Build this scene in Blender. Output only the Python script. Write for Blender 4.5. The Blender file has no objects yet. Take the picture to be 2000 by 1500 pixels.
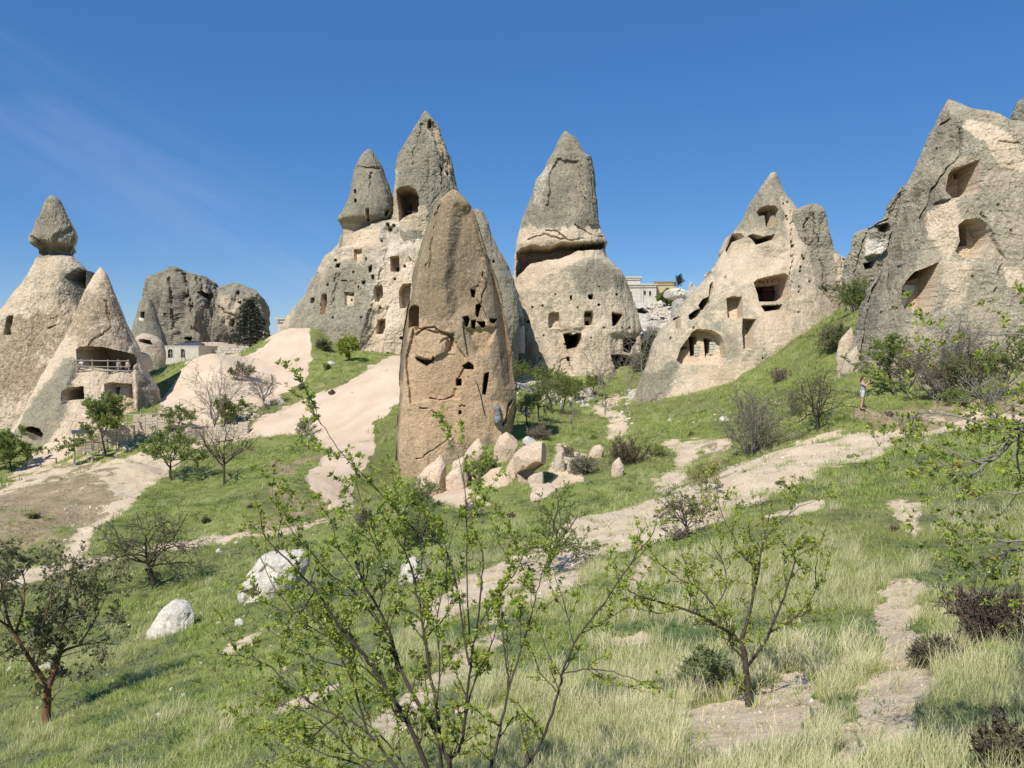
import bpy, math, random
import numpy as np
from mathutils import Vector, Matrix, Euler
R = math.radians
S = bpy.context.scene
COL = S.collection
random.seed(7); np.random.seed(7)

# ---------------------------------------------------------------- camera
# photo pixels (2000 x 1500) are only used as a surveyor's readings: a reading plus a distance gives a point in the valley
F = 1556.0
PITCH = math.atan(60/F)
cam_d = bpy.data.cameras.new('camera'); cam = bpy.data.objects.new('camera', cam_d); COL.objects.link(cam)
cam_d.sensor_width = 36; cam_d.lens = 36*F/2000
cam.location = (0, 0, 0); cam.rotation_euler = (R(90)-PITCH, 0, 0)
cam_d.clip_start = .1; cam_d.clip_end = 9000
S.camera = cam

# ---------------------------------------------------------------- light
SUN_EL, SUN_AZ = 49, 209          # azimuth clockwise from +Y (view direction): left and behind the camera
world = bpy.data.worlds.new('World'); S.world = world; world.use_nodes = True
nt = world.node_tree; nt.nodes.clear()
wo = nt.nodes.new('ShaderNodeOutputWorld'); bg = nt.nodes.new('ShaderNodeBackground')
sky = nt.nodes.new('ShaderNodeTexSky'); sky.sky_type = 'NISHITA'; sky.sun_disc = False
sky.sun_elevation = R(SUN_EL); sky.sun_rotation = R(SUN_AZ); sky.altitude = 1400
sky.air_density = 1.0; sky.dust_density = 0.25; sky.ozone_density = 3.2
hs = nt.nodes.new('ShaderNodeHueSaturation'); hs.inputs['Saturation'].default_value = 1.24
hs.inputs['Value'].default_value = .94
nt.links.new(sky.outputs[0], hs.inputs['Color'])
# thin cirrus streaks, a field of the sky itself
tc = nt.nodes.new('ShaderNodeTexCoord')
mp0 = nt.nodes.new('ShaderNodeMapping'); mp0.inputs['Rotation'].default_value = (0, R(-32), 0)
mp = nt.nodes.new('ShaderNodeMapping'); mp.inputs['Scale'].default_value = (1.3, 1.0, 9.0)
nz = nt.nodes.new('ShaderNodeTexNoise'); nz.inputs['Scale'].default_value = 2.2; nz.inputs['Detail'].default_value = 7
nz.inputs['Roughness'].default_value = .6; nz.inputs['Distortion'].default_value = .4
nt.links.new(tc.outputs['Generated'], mp0.inputs['Vector']); nt.links.new(mp0.outputs[0], mp.inputs['Vector']); nt.links.new(mp.outputs[0], nz.inputs['Vector'])
cr = nt.nodes.new('ShaderNodeMapRange'); cr.inputs[1].default_value = .38; cr.inputs[2].default_value = .75
nt.links.new(nz.outputs[0], cr.inputs[0])
n2 = nt.nodes.new('ShaderNodeTexNoise'); n2.inputs['Scale'].default_value = 1.5; n2.inputs['Detail'].default_value = 2
nt.links.new(tc.outputs['Generated'], n2.inputs['Vector'])
sx = nt.nodes.new('ShaderNodeSeparateXYZ'); nt.links.new(tc.outputs['Generated'], sx.inputs[0])
s0 = nt.nodes.new('ShaderNodeSeparateXYZ'); nt.links.new(mp0.outputs[0], s0.inputs[0])
ad = nt.nodes.new('ShaderNodeMath'); ad.operation = 'ADD'; ad.inputs[1].default_value = .052; nt.links.new(s0.outputs[2], ad.inputs[0])
ab = nt.nodes.new('ShaderNodeMath'); ab.operation = 'ABSOLUTE'; nt.links.new(ad.outputs[0], ab.inputs[0])
lf = nt.nodes.new('ShaderNodeMapRange'); lf.interpolation_type = 'SMOOTHSTEP'; lf.inputs[1].default_value = .10; lf.inputs[2].default_value = 0.
nt.links.new(ab.outputs[0], lf.inputs[0])
mul = nt.nodes.new('ShaderNodeMath'); mul.operation = 'MULTIPLY'
nt.links.new(cr.outputs[0], mul.inputs[0]); nt.links.new(lf.outputs[0], mul.inputs[1])
mu2 = nt.nodes.new('ShaderNodeMath'); mu2.operation = 'MULTIPLY'; mu2.inputs[1].default_value = .18
nt.links.new(mul.outputs[0], mu2.inputs[0])
mx = nt.nodes.new('ShaderNodeMix'); mx.data_type = 'RGBA'
mx.inputs['B'].default_value = (4.6, 5.2, 6.0, 1)
nt.links.new(mu2.outputs[0], mx.inputs['Factor']); mv = nt.nodes.new('ShaderNodeMix'); mv.data_type = 'RGBA'; mv.inputs['Factor'].default_value = .45; mv.inputs['B'].default_value = (.48, 1.68, 4.7, 1)
nt.links.new(hs.outputs[0], mv.inputs['A']); nt.links.new(mv.outputs['Result'], mx.inputs['A'])
nt.links.new(mx.outputs['Result'], bg.inputs[0]); bg.inputs[1].default_value = .115
nt.links.new(bg.outputs[0], wo.inputs[0])
sun_d = bpy.data.lights.new('sun', 'SUN'); sun_d.energy = 5.0; sun_d.angle = R(.53); sun_d.color = (1, .94, .835)
sun = bpy.data.objects.new('sun', sun_d); COL.objects.link(sun)
az, el = R(SUN_AZ), R(SUN_EL)
to_sun = Vector((math.sin(az)*math.cos(el), math.cos(az)*math.cos(el), math.sin(el)))
sun.rotation_euler = to_sun.to_track_quat('Z', 'Y').to_euler()
S.view_settings.view_transform = 'Standard'; S.view_settings.look = 'None'
S.view_settings.gamma = 1; S.view_settings.exposure = .14; S.view_settings.use_curve_mapping = False
S.render.engine = 'CYCLES'; S.cycles.max_bounces = 5; S.cycles.diffuse_bounces = 3; S.cycles.transparent_max_bounces = 6

# ---------------------------------------------------------------- surveying helpers
cp, sp = math.cos(PITCH), math.sin(PITCH)
def ray(px, py):
    a = np.asarray(px, float)-1000; b = -(np.asarray(py, float)-750)
    return a, F*cp + b*sp, -F*sp + b*cp
def P(px, py, Y):
    dx, dy, dz = ray(px, py)
    return np.array([dx/dy*Y, np.asarray(Y, float)+0*dx, dz/dy*Y]).T
def proj(x, y, z):
    d = y*cp - z*sp; u = y*sp + z*cp
    d = np.where(d < .05, .05, d)
    return 1000+F*x/d, 750-F*u/d

# ---------------------------------------------------------------- numpy noise
def _h(i, j, k, s):
    n = (i*374761393 + j*668265263 + k*2147483647 + s*974634777) & 0xffffffff
    n = ((n ^ (n >> 13))*1274126177) & 0xffffffff
    return ((n ^ (n >> 16)) & 0xffff)/32768.0-1
def noise(x, y, z, s=0):
    xi, yi, zi = np.floor(x).astype(np.int64), np.floor(y).astype(np.int64), np.floor(z).astype(np.int64)
    fx, fy, fz = x-xi, y-yi, z-zi
    u, v, w = fx*fx*(3-2*fx), fy*fy*(3-2*fy), fz*fz*(3-2*fz)
    r = 0
    for a in (0, 1):
        for b in (0, 1):
            for c in (0, 1):
                r = r + (u if a else 1-u)*(v if b else 1-v)*(w if c else 1-w)*_h(xi+a, yi+b, zi+c, s)
    return r
def fbm(x, y, z, o=4, s=0, g=.5):
    r = 0; a = 1.; t = 0
    for i in range(o):
        r = r+a*noise(x, y, z, s+i); t += a; a *= g; x = x*2.03+11.1; y = y*2.03+3.7; z = z*2.03+7.9
    return r/t
def ss(a, b, x):
    t = np.clip((x-a)/(b-a), 0, 1); return t*t*(3-2*t)
def sdf(px, py, poly):
    """signed distance to a polygon, positive inside"""
    p = np.asarray(poly, float); q = np.roll(p, -1, 0)
    d = np.full(px.shape, 1e9); ins = np.zeros(px.shape, bool)
    for (ax, ay), (bx, by) in zip(p, q):
        ex, ey = bx-ax, by-ay
        t = np.clip(((px-ax)*ex+(py-ay)*ey)/(ex*ex+ey*ey+1e-9), 0, 1)
        d = np.minimum(d, np.hypot(px-ax-t*ex, py-ay-t*ey))
        if ay != by:
            c = ((ay > py) != (by > py)) & (px < ex*(py-ay)/(by-ay)+ax)
            ins ^= c
    return np.where(ins, d, -d)
def dline(px, py, pts):
    d = np.full(px.shape, 1e9)
    for (ax, ay), (bx, by) in zip(pts[:-1], pts[1:]):
        ex, ey = bx-ax, by-ay
        t = np.clip(((px-ax)*ex+(py-ay)*ey)/(ex*ex+ey*ey+1e-9), 0, 1)
        d = np.minimum(d, np.hypot(px-ax-t*ex, py-ay-t*ey))
    return d

# ---------------------------------------------------------------- object helpers
def tag(o, label=None, cat=None, group=None, kind=None):
    if cat and not kind: kind = 'thing'
    for k, v in (('label', label), ('category', cat), ('group', group), ('kind', kind)):
        if v: o[k] = v
    return o
def link(o, parent=None):
    COL.objects.link(o)
    if parent: o.parent = parent
    return o
def empty(name, loc=(0, 0, 0)):
    o = bpy.data.objects.new(name, None); o.empty_display_size = .3; o.location = loc; return link(o)
def mesh_np(name, co, faces, mat=None, smooth=False, parent=None, attrs=None, add=True):
    """co (n,3), faces: (m,k) int array or list of such arrays"""
    if not isinstance(faces, list): faces = [faces]
    me = bpy.data.meshes.new(name)
    n = len(co); me.vertices.add(n); me.vertices.foreach_set('co', np.asarray(co, np.float32).ravel())
    li = np.concatenate([f.ravel() for f in faces]).astype(np.int32)
    cnt = np.concatenate([np.full(len(f), f.shape[1]) for f in faces])
    st = np.concatenate([[0], np.cumsum(cnt)[:-1]]).astype(np.int32)
    me.loops.add(len(li)); me.loops.foreach_set('vertex_index', li)
    me.polygons.add(len(cnt)); me.polygons.foreach_set('loop_start', st)
    me.polygons.foreach_set('loop_total', cnt.astype(np.int32))
    me.polygons.foreach_set('use_smooth', np.full(len(cnt), smooth))
    for k, v in (attrs or {}).items():
        if v.ndim == 2:
            a = me.attributes.new(k, 'FLOAT_COLOR', 'POINT'); a.data.foreach_set('color', v.astype(np.float32).ravel())
        else:
            a = me.attributes.new(k, 'FLOAT', 'POINT'); a.data.foreach_set('value', v.astype(np.float32))
    me.update(); me.validate()
    if mat: me.materials.append(mat)
    o = bpy.data.objects.new(name, me)
    if add: link(o, parent)
    return o
class MB:
    """collects boxes, tubes and leaves, builds ONE mesh"""
    def __init__(s): s.v = []; s.f = []; s.n = 0
    def add(s, v, f):
        v = np.asarray(v, float); s.v.append(v)
        by = {}
        for q in f: by.setdefault(len(q), []).append(q)
        for q in by.values(): s.f.append(np.asarray(q)+s.n)
        s.n += len(v)
    def box(s, c, d, rz=0, rx=0, ry=0):
        v = np.array([[x, y, z] for z in (-.5, .5) for y in (-.5, .5) for x in (-.5, .5)])*np.asarray(d)
        m = np.array(Euler((rx, ry, rz)).to_matrix()); v = v@m.T+np.asarray(c)
        s.add(v, [(0, 2, 3, 1), (4, 5, 7, 6), (0, 1, 5, 4), (2, 6, 7, 3), (0, 4, 6, 2), (1, 3, 7, 5)]); return s
    def tube(s, pts, rad, k=5):
        pts = np.asarray(pts, float); n = len(pts)
        rad = np.broadcast_to(np.asarray(rad, float), (n,))
        t = np.gradient(pts, axis=0); t /= np.linalg.norm(t, axis=1)[:, None]+1e-9
        a = np.cross(t, [0.31, .12, .94]); a /= np.linalg.norm(a, axis=1)[:, None]+1e-9
        b = np.cross(t, a); an = np.arange(k)*2*math.pi/k
        v = pts[:, None]+rad[:, None, None]*(np.cos(an)[None, :, None]*a[:, None]+np.sin(an)[None, :, None]*b[:, None])
        i = np.arange(n-1)[:, None]*k; j = np.arange(k)[None]; j2 = (j+1) % k
        f = np.stack([i+j, i+j2, i+k+j2, i+k+j], -1).reshape(-1, 4)
        s.v.append(v.reshape(-1, 3)); s.f.append(f+s.n); s.f.append((np.arange(k)+(n-1)*k)[None]+s.n); s.n += n*k; return s
    def raw(s, v, f):
        s.v.append(v); s.f.append(f+s.n); s.n += len(v)
    def build(s, name, mat, parent=None, smooth=False, off=(0, 0, 0), add=True):
        if not s.v: return None
        co = np.concatenate(s.v)-np.asarray(off)
        by = {}
        for f in s.f: by.setdefault(f.shape[1], []).append(f)
        return mesh_np(name, co, [np.concatenate(x) for x in by.values()], mat, smooth, parent, add=add)

# ---------------------------------------------------------------- materials
class NT:
    def __init__(s, name, rough=.9, spec=.2):
        s.m = bpy.data.materials.new(name); s.m.use_nodes = True; s.t = s.m.node_tree
        s.b = s.t.nodes['Principled BSDF']; s.b.inputs['Roughness'].default_value = rough
        s.b.inputs['Specular IOR Level'].default_value = spec
        s.geo = s.t.nodes.new('ShaderNodeNewGeometry'); s.pos = s.geo.outputs['Position']
    def L(s, a, b): s.t.links.new(a, b)
    def put(s, x, sock):
        if isinstance(x, (int, float)): sock.default_value = x
        elif isinstance(x, tuple): sock.default_value = x if len(x) == 4 else (*x, 1)
        else: s.L(x, sock)
    def noise(s, scale, detail=4, rough=.55, dist=0, sc=None, vec=None):
        n = s.t.nodes.new('ShaderNodeTexNoise'); n.inputs['Scale'].default_value = scale
        n.inputs['Detail'].default_value = detail; n.inputs['Roughness'].default_value = rough
        n.inputs['Distortion'].default_value = dist
        v = vec or s.pos
        if sc:
            m = s.t.nodes.new('ShaderNodeMapping'); m.inputs['Scale'].default_value = sc; s.L(v, m.inputs[0]); v = m.outputs[0]
        s.L(v, n.inputs['Vector']); return n.outputs[0]
    def voro(s, scale, feat='F1', vec=None, rnd=1):
        n = s.t.nodes.new('ShaderNodeTexVoronoi'); n.feature = feat; n.inputs['Scale'].default_value = scale
        n.inputs['Randomness'].default_value = rnd
        s.L(vec or s.pos, n.inputs['Vector']); return n.outputs[0]
    def rng(s, x, a, b, c=0., d=1.):
        n = s.t.nodes.new('ShaderNodeMapRange'); s.put(x, n.inputs[0])
        for i, q in enumerate((a, b, c, d)): n.inputs[i+1].default_value = q
        return n.outputs[0]
    def ma(s, op, a, b=0.):
        n = s.t.nodes.new('ShaderNodeMath'); n.operation = op; s.put(a, n.inputs[0]); s.put(b, n.inputs[1]); return n.outputs[0]
    def mix(s, f, a, b, mode='MIX'):
        n = s.t.nodes.new('ShaderNodeMix'); n.data_type = 'RGBA'; n.blend_type = mode
        s.put(f, n.inputs['Factor']); s.put(a, n.inputs['A']); s.put(b, n.inputs['B']); return n.outputs['Result']
    def attr(s, name):
        n = s.t.nodes.new('ShaderNodeAttribute'); n.attribute_name = name; return n
    def sep(s, c):
        n = s.t.nodes.new('ShaderNodeSeparateColor'); s.L(c, n.inputs[0]); return n.outputs
    def rand(s):
        return s.t.nodes.new('ShaderNodeObjectInfo').outputs['Random']
    def bump(s, h, strength=.5, dist=.1):
        n = s.t.nodes.new('ShaderNodeBump'); n.inputs['Strength'].default_value = strength
        n.inputs['Distance'].default_value = dist; s.L(h, n.inputs['Height']); s.L(n.outputs[0], s.b.inputs['Normal'])
    def col(s, c): s.put(c, s.b.inputs['Base Color']); return s.m

def plain(name, c, var=.25, scale=6, rough=.85, spec=.2, metal=0):
    n = NT(name, rough, spec); n.b.inputs['Metallic'].default_value = metal
    f = n.noise(scale, 5)
    lo = tuple(x*(1-var) for x in c); hi = tuple(min(1, x*(1+var)) for x in c)
    n.col(n.mix(f, lo, hi)); n.bump(f, .15, .02); return n.m

# tuff: attribute 'mask' R lichen/grey bias, G fresh carved, B iron brown, A bleached
def tuff(name, warm=(.54, .425, .295), pale=(.67, .565, .44), grey=(.19, .175, .13), grey2=(.33, .305, .235), flute=0.):
    n = NT(name, .95, .1)
    m = n.attr('mask'); r, g, b = n.sep(m.outputs['Color'])[:3]; a = m.outputs['Alpha']
    nl = n.noise(.16, 6, .6, .5); nm = n.noise(.9, 7, .65); ns = n.noise(5.5, 6, .7); st = n.noise(1.1, 5, .6, .3, (1, 1, .16))
    nf = n.noise(2.4, 8, .72)
    jag = n.ma('ADD', n.ma('MULTIPLY', n.ma('SUBTRACT', nf, .5), 1.5), n.ma('MULTIPLY', n.ma('SUBTRACT', ns, .5), 1.1))
    g, b, a = (n.rng(n.ma('ADD', q_, n.ma('MULTIPLY', jag, n.rng(q_, 0, .15))), .3, .75) for q_ in (g, b, a))
    base = n.mix(n.rng(nl, .3, .7), warm, pale)
    base = n.mix(n.rng(ns, .34, .48, .35, 0), base, tuple(x*.62 for x in warm))
    base = n.mix(n.rng(st, .4, .75, 0, .5), base, tuple(x*.8 for x in warm))
    # lichen crust
    lic = n.ma('ADD', n.ma('ADD', n.ma('MULTIPLY', nm, .4), n.ma('MULTIPLY', nf, .4)), n.ma('MULTIPLY', ns, .4))
    lic = n.ma('ADD', lic, n.ma('ADD', n.ma('MULTIPLY', r, .5), -.25))
    licf = n.rng(lic, .52, .63)
    gc = n.mix(n.rng(n.ma('ADD', n.ma('MULTIPLY', ns, .5), n.ma('MULTIPLY', nm, .5)), .38, .62), grey, grey2)
    gc = n.mix(n.rng(n.noise(2.2, 8, .8), .55, .64, 0, .4), gc, tuple(.45*(x+y) for x, y in zip(pale, grey2)))
    gc = n.mix(n.rng(n.noise(.8, 8, .75, .5, (1, 1, .4)), .56, .70, 0, .6), gc, (.115, .105, .078))
    gc = n.mix(n.rng(n.noise(.35, 4), .38, .66, 0, .55), gc, tuple(.5*(x+y) for x, y in zip(warm, grey2)))
    dk = n.ma('MULTIPLY', n.rng(r, .62, 1.), n.rng(n.ma('ADD', n.ma('MULTIPLY', nm, .5), n.ma('MULTIPLY', nf, .5)), .44, .60))
    gc = n.mix(n.ma('MULTIPLY', dk, .8), gc, tuple(x*.48 for x in grey))
    c = n.mix(n.ma('MULTIPLY', licf, n.ma('SUBTRACT', 1., g)), base, gc)
    br = n.mix(n.rng(nf, .3, .65), (.15, .115, .075), (.31, .235, .155))
    c = n.mix(n.ma('MULTIPLY', b, n.rng(n.ma('ADD', nm, n.ma('MULTIPLY', b, .4)), .42, .66)), c, br)
    c = n.mix(n.ma('MULTIPLY', a, n.rng(nf, .25, .6, .5, 1)), c, (.68, .635, .55))
    # pumice chips and dark pits
    v = n.voro(3.1); chip = n.ma('MULTIPLY', n.rng(v, .20, .12), n.rng(n.noise(1.9, 2), .48, .6))
    c = n.mix(n.ma('MULTIPLY', chip, .6), c, (.74, .70, .61))
    pit = n.ma('MULTIPLY', n.rng(n.voro(4.6), .16, .08), n.rng(n.noise(1.3, 3), .46, .6))
    c = n.mix(n.ma('MULTIPLY', pit, .8), c, (.075, .065, .05))
    c = n.mix(n.ma('MULTIPLY', n.rng(n.noise(7, 3, .8), .60, .68), n.ma('SUBTRACT', .75, g)), c, (.60, .54, .43))
    fine = n.noise(16, 5, .75)
    sk = n.noise(2.6, 5, .7, .2, (1, 1, .09)); c = n.mix(n.ma('MULTIPLY', n.rng(sk, .54, .68), n.rng(nl, .35, .6)), c, n.mix(.45, c, tuple(x*.55 for x in warm)))
    lay = n.noise(1.4, 4, .6, .6, (.12, .12, 1)); c = n.mix(n.ma('MULTIPLY', n.rng(lay, .56, .62, 0, .3), n.ma('SUBTRACT', 1., licf)), c, pale)
    c = n.mix(1., c, n.mix(n.rng(fine, .28, .72), (.68, .68, .68), (1.32, 1.32, 1.32)), 'MULTIPLY')
    c = n.mix(1., c, n.mix(n.rng(n.noise(6.5, 6, .8), .36, .62), (.82, .815, .80), (1.16, 1.16, 1.16)), 'MULTIPLY')
    n.col(c)
    h = n.ma('ADD', n.ma('ADD', n.ma('MULTIPLY', nf, .7), n.ma('MULTIPLY', ns, .3)), n.ma('MULTIPLY', pit, -.5))
    n.bump(h, .7, .18); return n.m
M = {}
M['tuff'] = tuff('tuff')
M['tuff_grey'] = tuff('tuff_grey', (.42, .335, .235), (.52, .44, .325), (.18, .17, .128), (.31, .29, .225))
M['tuff_fin'] = tuff('tuff_fin', (.45, .315, .195), (.53, .395, .26), (.18, .148, .10), (.31, .255, .18))
M['white_rock'] = tuff('white_rock', (.54, .505, .43), (.62, .59, .52), (.36, .34, .30), (.5, .48, .43))
M['boulder'] = tuff('boulder_tuff', (.56, .43, .31), (.63, .51, .38), (.34, .29, .22), (.46, .41, .32))
M['bark'] = plain('bark', (.075, .06, .048), .5, 30)
M['bark_grey'] = plain('bark_grey', (.22, .20, .175), .4, 30)
M['bark_red'] = plain('bark_red', (.19, .095, .05), .45, 20)
M['wood'] = plain('weathered_wood', (.38, .33, .26), .4, 12)
M['wood_dark'] = plain('dark_wood', (.10, .07, .05), .4, 12)
M['masonry'] = plain('masonry', (.52, .47, .38), .3, 3)
M['masonry_w'] = plain('white_masonry', (.54, .51, .43), .28, 2)
M['masonry_y'] = plain('yellow_masonry', (.50, .41, .24), .2, 3)
M['roof'] = plain('roof_slab', (.30, .24, .19), .3, 3)
M['glass'] = plain('dark_glass', (.02, .025, .03), .3, 3, .1, .5)
M['stone'] = plain('rubble_stone', (.52, .44, .34), .4, 5)
M['sheet'] = plain('grey_sheet', (.52, .55, .53), .2, 4, .6)
M['maroon'] = plain('maroon_board', (.085, .045, .042), .35, 5)
M['tarp'] = plain('grey_tarpaulin', (.20, .215, .225), .35, 5, .6)
M['cable'] = plain('cable', (.05, .045, .04), .2, 5)
M['skin'] = plain('skin', (.52, .29, .21), .08, 8, .6)
M['hair'] = plain('hair', (.09, .045, .025), .3, 30)
M['cloth_grey'] = plain('grey_cloth', (.34, .35, .36), .12, 12)
M['cloth_lgrey'] = plain('light_grey_cloth', (.50, .51, .54), .1, 12)
M['cloth_white'] = plain('white_cloth', (.78, .78, .80), .05, 12)
M['cloth_black'] = plain('black_cloth', (.03, .03, .035), .2, 12)
M['cloth_blue'] = plain('blue_cloth', (.05, .08, .22), .2, 12)
M['cloth_red'] = plain('red_cloth', (.55, .13, .08), .15, 12)
M['car'] = plain('car_paint', (.07, .08, .11), .1, 2, .4, .4)
M['steel'] = plain('steel', (.4, .4, .4), .1, 3, .4, .5, .6)
def leafmat(name, c1, c2, c3=None, tr=.35):
    n = NT(name, .6, .3); pos = n.noise(9, 2); rr = n.rng(pos, .35, .65)
    c = n.mix(rr, c1, c2)
    if c3: c = n.mix(n.rng(n.noise(23, 1), .60, .66), c, c3)
    n.col(c)
    t = n.t.nodes.new('ShaderNodeBsdfTranslucent'); n.L(c, t.inputs[0])
    ms = n.t.nodes.new('ShaderNodeMixShader'); ms.inputs[0].default_value = tr
    out = n.t.nodes['Material Output']; n.L(n.b.outputs[0], ms.inputs[1]); n.L(t.outputs[0], ms.inputs[2]); n.L(ms.outputs[0], out.inputs[0])
    return n.m
M['leaf_spring'] = leafmat('spring_leaf', (.27, .36, .05), (.46, .53, .11), (.30, .17, .06), .42)
M['leaf_green'] = leafmat('green_leaf', (.19, .25, .065), (.34, .40, .12), None, .45)
M['leaf_olive'] = leafmat('olive_leaf', (.15, .17, .065), (.26, .27, .12), (.22, .15, .09))
M['leaf_dark'] = leafmat('dark_needles', (.012, .024, .012), (.03, .05, .024), None, .1)
M['leaf_brown'] = leafmat('brown_buds', (.18, .12, .07), (.27, .19, .12), (.15, .17, .06))
M['leaf_grey'] = leafmat('grey_twig_leaf', (.20, .20, .12), (.31, .31, .20), None)
# ================================================================ terrain
CT = [  # px, py, distance
 (0,1500,14),(300,1500,11.6),(600,1500,9.6),(1000,1500,7.6),(1500,1500,6.0),(2000,1500,5.0),
 (90,1410,18.5),(500,1400,12.6),(900,1400,9.6),(1460,1380,8.8),(1750,1400,7.0),(2000,1350,7.0),
 (0,1300,23),(330,1235,27),(550,1300,18),(800,1300,14.5),(1200,1300,12.5),(1700,1250,11),(2000,1200,11),
 (0,1150,36),(160,1080,42),(300,1145,34),(530,1165,28),(800,1200,20),(805,1135,27),(1000,1100,25.5),(1100,1110,23.5),
 (1200,1150,18),(1500,1100,18),(1800,1080,17),(2000,1050,17),
 (1200,1030,28.5),(1350,975,31.5),(1480,1000,24),(1600,950,27),(1800,950,24),(2000,920,25),
 (1480,915,35),(1620,880,37),(1750,850,39),(1900,815,41.5),(2000,792,43.5),(1683,797,42),(1800,800,42.5),(1850,775,46),(2000,765,48),
 (640,1000,48),(420,1045,45),(250,1090,41),(0,1000,52),(120,960,57),(250,905,65),(440,945,59),(330,935,61),(560,940,56),(560,880,70),
 (0,930,76),(100,905,79),(150,885,80),(220,870,81),(330,860,82),(450,850,84),(320,815,86),(250,830,84),
 (770,962,62),(720,960,60),(850,932,63),(920,893,63),(850,966,52),(950,925,54),(1000,870,60),(1040,945,49),(1120,930,51),(1200,930,50),(900,1010,44),(1050,990,42),
 (1290,950,44),(1330,920,50),(1340,880,60),(1400,865,61),(1250,870,68),(1200,842,78),(1100,850,72),(1020,840,76),
 (1210,830,83),(1180,795,98),(1100,800,100),(1030,800,104),(1100,775,115),(1180,768,118),(1250,745,122),(1020,735,124),
 (1290,818,83),(1400,788,80),(1500,750,79),(1580,700,76),(1640,668,73),(1550,790,66),(1600,840,52),(1672,738,58),(1500,860,50),(1700,787,49),(1780,782,52),(1880,778,53),(2000,770,53),
 (1240,700,136),(1270,660,150),(1280,615,172),(1300,590,186),(1230,590,190),(1340,570,186),(1200,590,200),(1100,590,205),
 (620,860,75),(640,960,55),(700,900,64),(740,870,68),(480,852,83),
 (420,692,100),(368,706,101),(335,765,96),(470,703,104),(510,681,110),(545,648,118),(600,645,112),(430,770,92),(520,745,98),(600,735,99),(540,790,91),
 (400,820,88),(640,760,92),(700,732,92),(745,713,92),(785,708,91),(600,800,86),(560,822,83),(500,835,83),(700,800,80),(770,780,78),(560,850,79),
 (640,700,106),(700,705,104),(760,715,101),(650,665,112),(770,700,108),
 (420,715,120),(360,720,124),(470,715,124),(350,712,132),(420,694,142),(400,684,152),(480,688,146),(530,672,150),(300,712,128),(260,720,128),(550,652,165),
 (600,640,140),(900,640,140),
 (1660,600,84),(1740,560,80),(1800,765,60),(1900,755,62),(2000,745,62)]
CTP = np.array([P(a, b, c) for a, b, c in CT])
gr = []
for th in (-60, -45, -20, 0, 20, 45, 60):
    for r in (.9, 1.6, 3.2):
        x, y = r*math.sin(R(th)), r*math.cos(R(th)); gr.append((x, y, -1.6-.27*y+.13*x))
for th, r, z in ((-60,12,-7),(-60,40,-13),(-60,90,-12),(60,12,-1.6),(60,40,3),(60,90,12),(-45,200,-10),(-20,230,-6),(-10,230,0),(0,230,12),(10,240,14),(25,230,14),(45,200,20),
                 (-45,400,-25),(-15,420,-25),(0,420,-8),(15,420,-8),(45,400,0),(-40,1500,-70),(0,1500,-70),(40,1500,-70),(-40,6000,-150),(0,6000,-150),(40,6000,-150)):
    gr.append((r*math.sin(R(th)), r*math.cos(R(th)), z))
C3 = np.vstack([CTP, np.array(gr)])
def _uv(x, y):
    th = np.arctan2(x, y); r = np.hypot(x, y)
    th = np.clip(th, -R(62), R(62))
    return th*2.6, np.log(np.maximum(r, .9))*1.9
cu, cv = _uv(C3[:, 0], C3[:, 1]); crr = np.hypot(C3[:, 0], C3[:, 1])
cz = C3[:, 2]
def _phi(d2): return np.sqrt(d2+.0025)
A = np.zeros((len(cu)+3, len(cu)+3)); A[:-3, :-3] = _phi((cu[:, None]-cu)**2+(cv[:, None]-cv)**2)
A[:len(cu), :len(cu)] -= np.eye(len(cu))*.004
A[:-3, -3] = 1; A[:-3, -2] = cu; A[:-3, -1] = cv; A[-3:, :-3] = A[:-3, -3:].T
W = np.linalg.solve(A, np.concatenate([cz, [0, 0, 0]]))
def gz0(x, y):
    x = np.atleast_1d(np.asarray(x, float)); y = np.atleast_1d(np.asarray(y, float))
    u, v = _uv(x, y); out = np.zeros(u.shape)
    for i in range(0, u.size, 40000):
        a, b = u.ravel()[i:i+40000], v.ravel()[i:i+40000]
        out.ravel()[i:i+40000] = _phi((a[:, None]-cu)**2+(b[:, None]-cv)**2)@W[:-3]+W[-3]+W[-2]*a+W[-1]*b
    th = np.abs(np.arctan2(x, y)); r = np.hypot(x, y)
    w = ss(R(95), R(180), th)
    return out*(1-w)+w*(-1.2+.12*np.minimum(r, 150))
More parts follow.
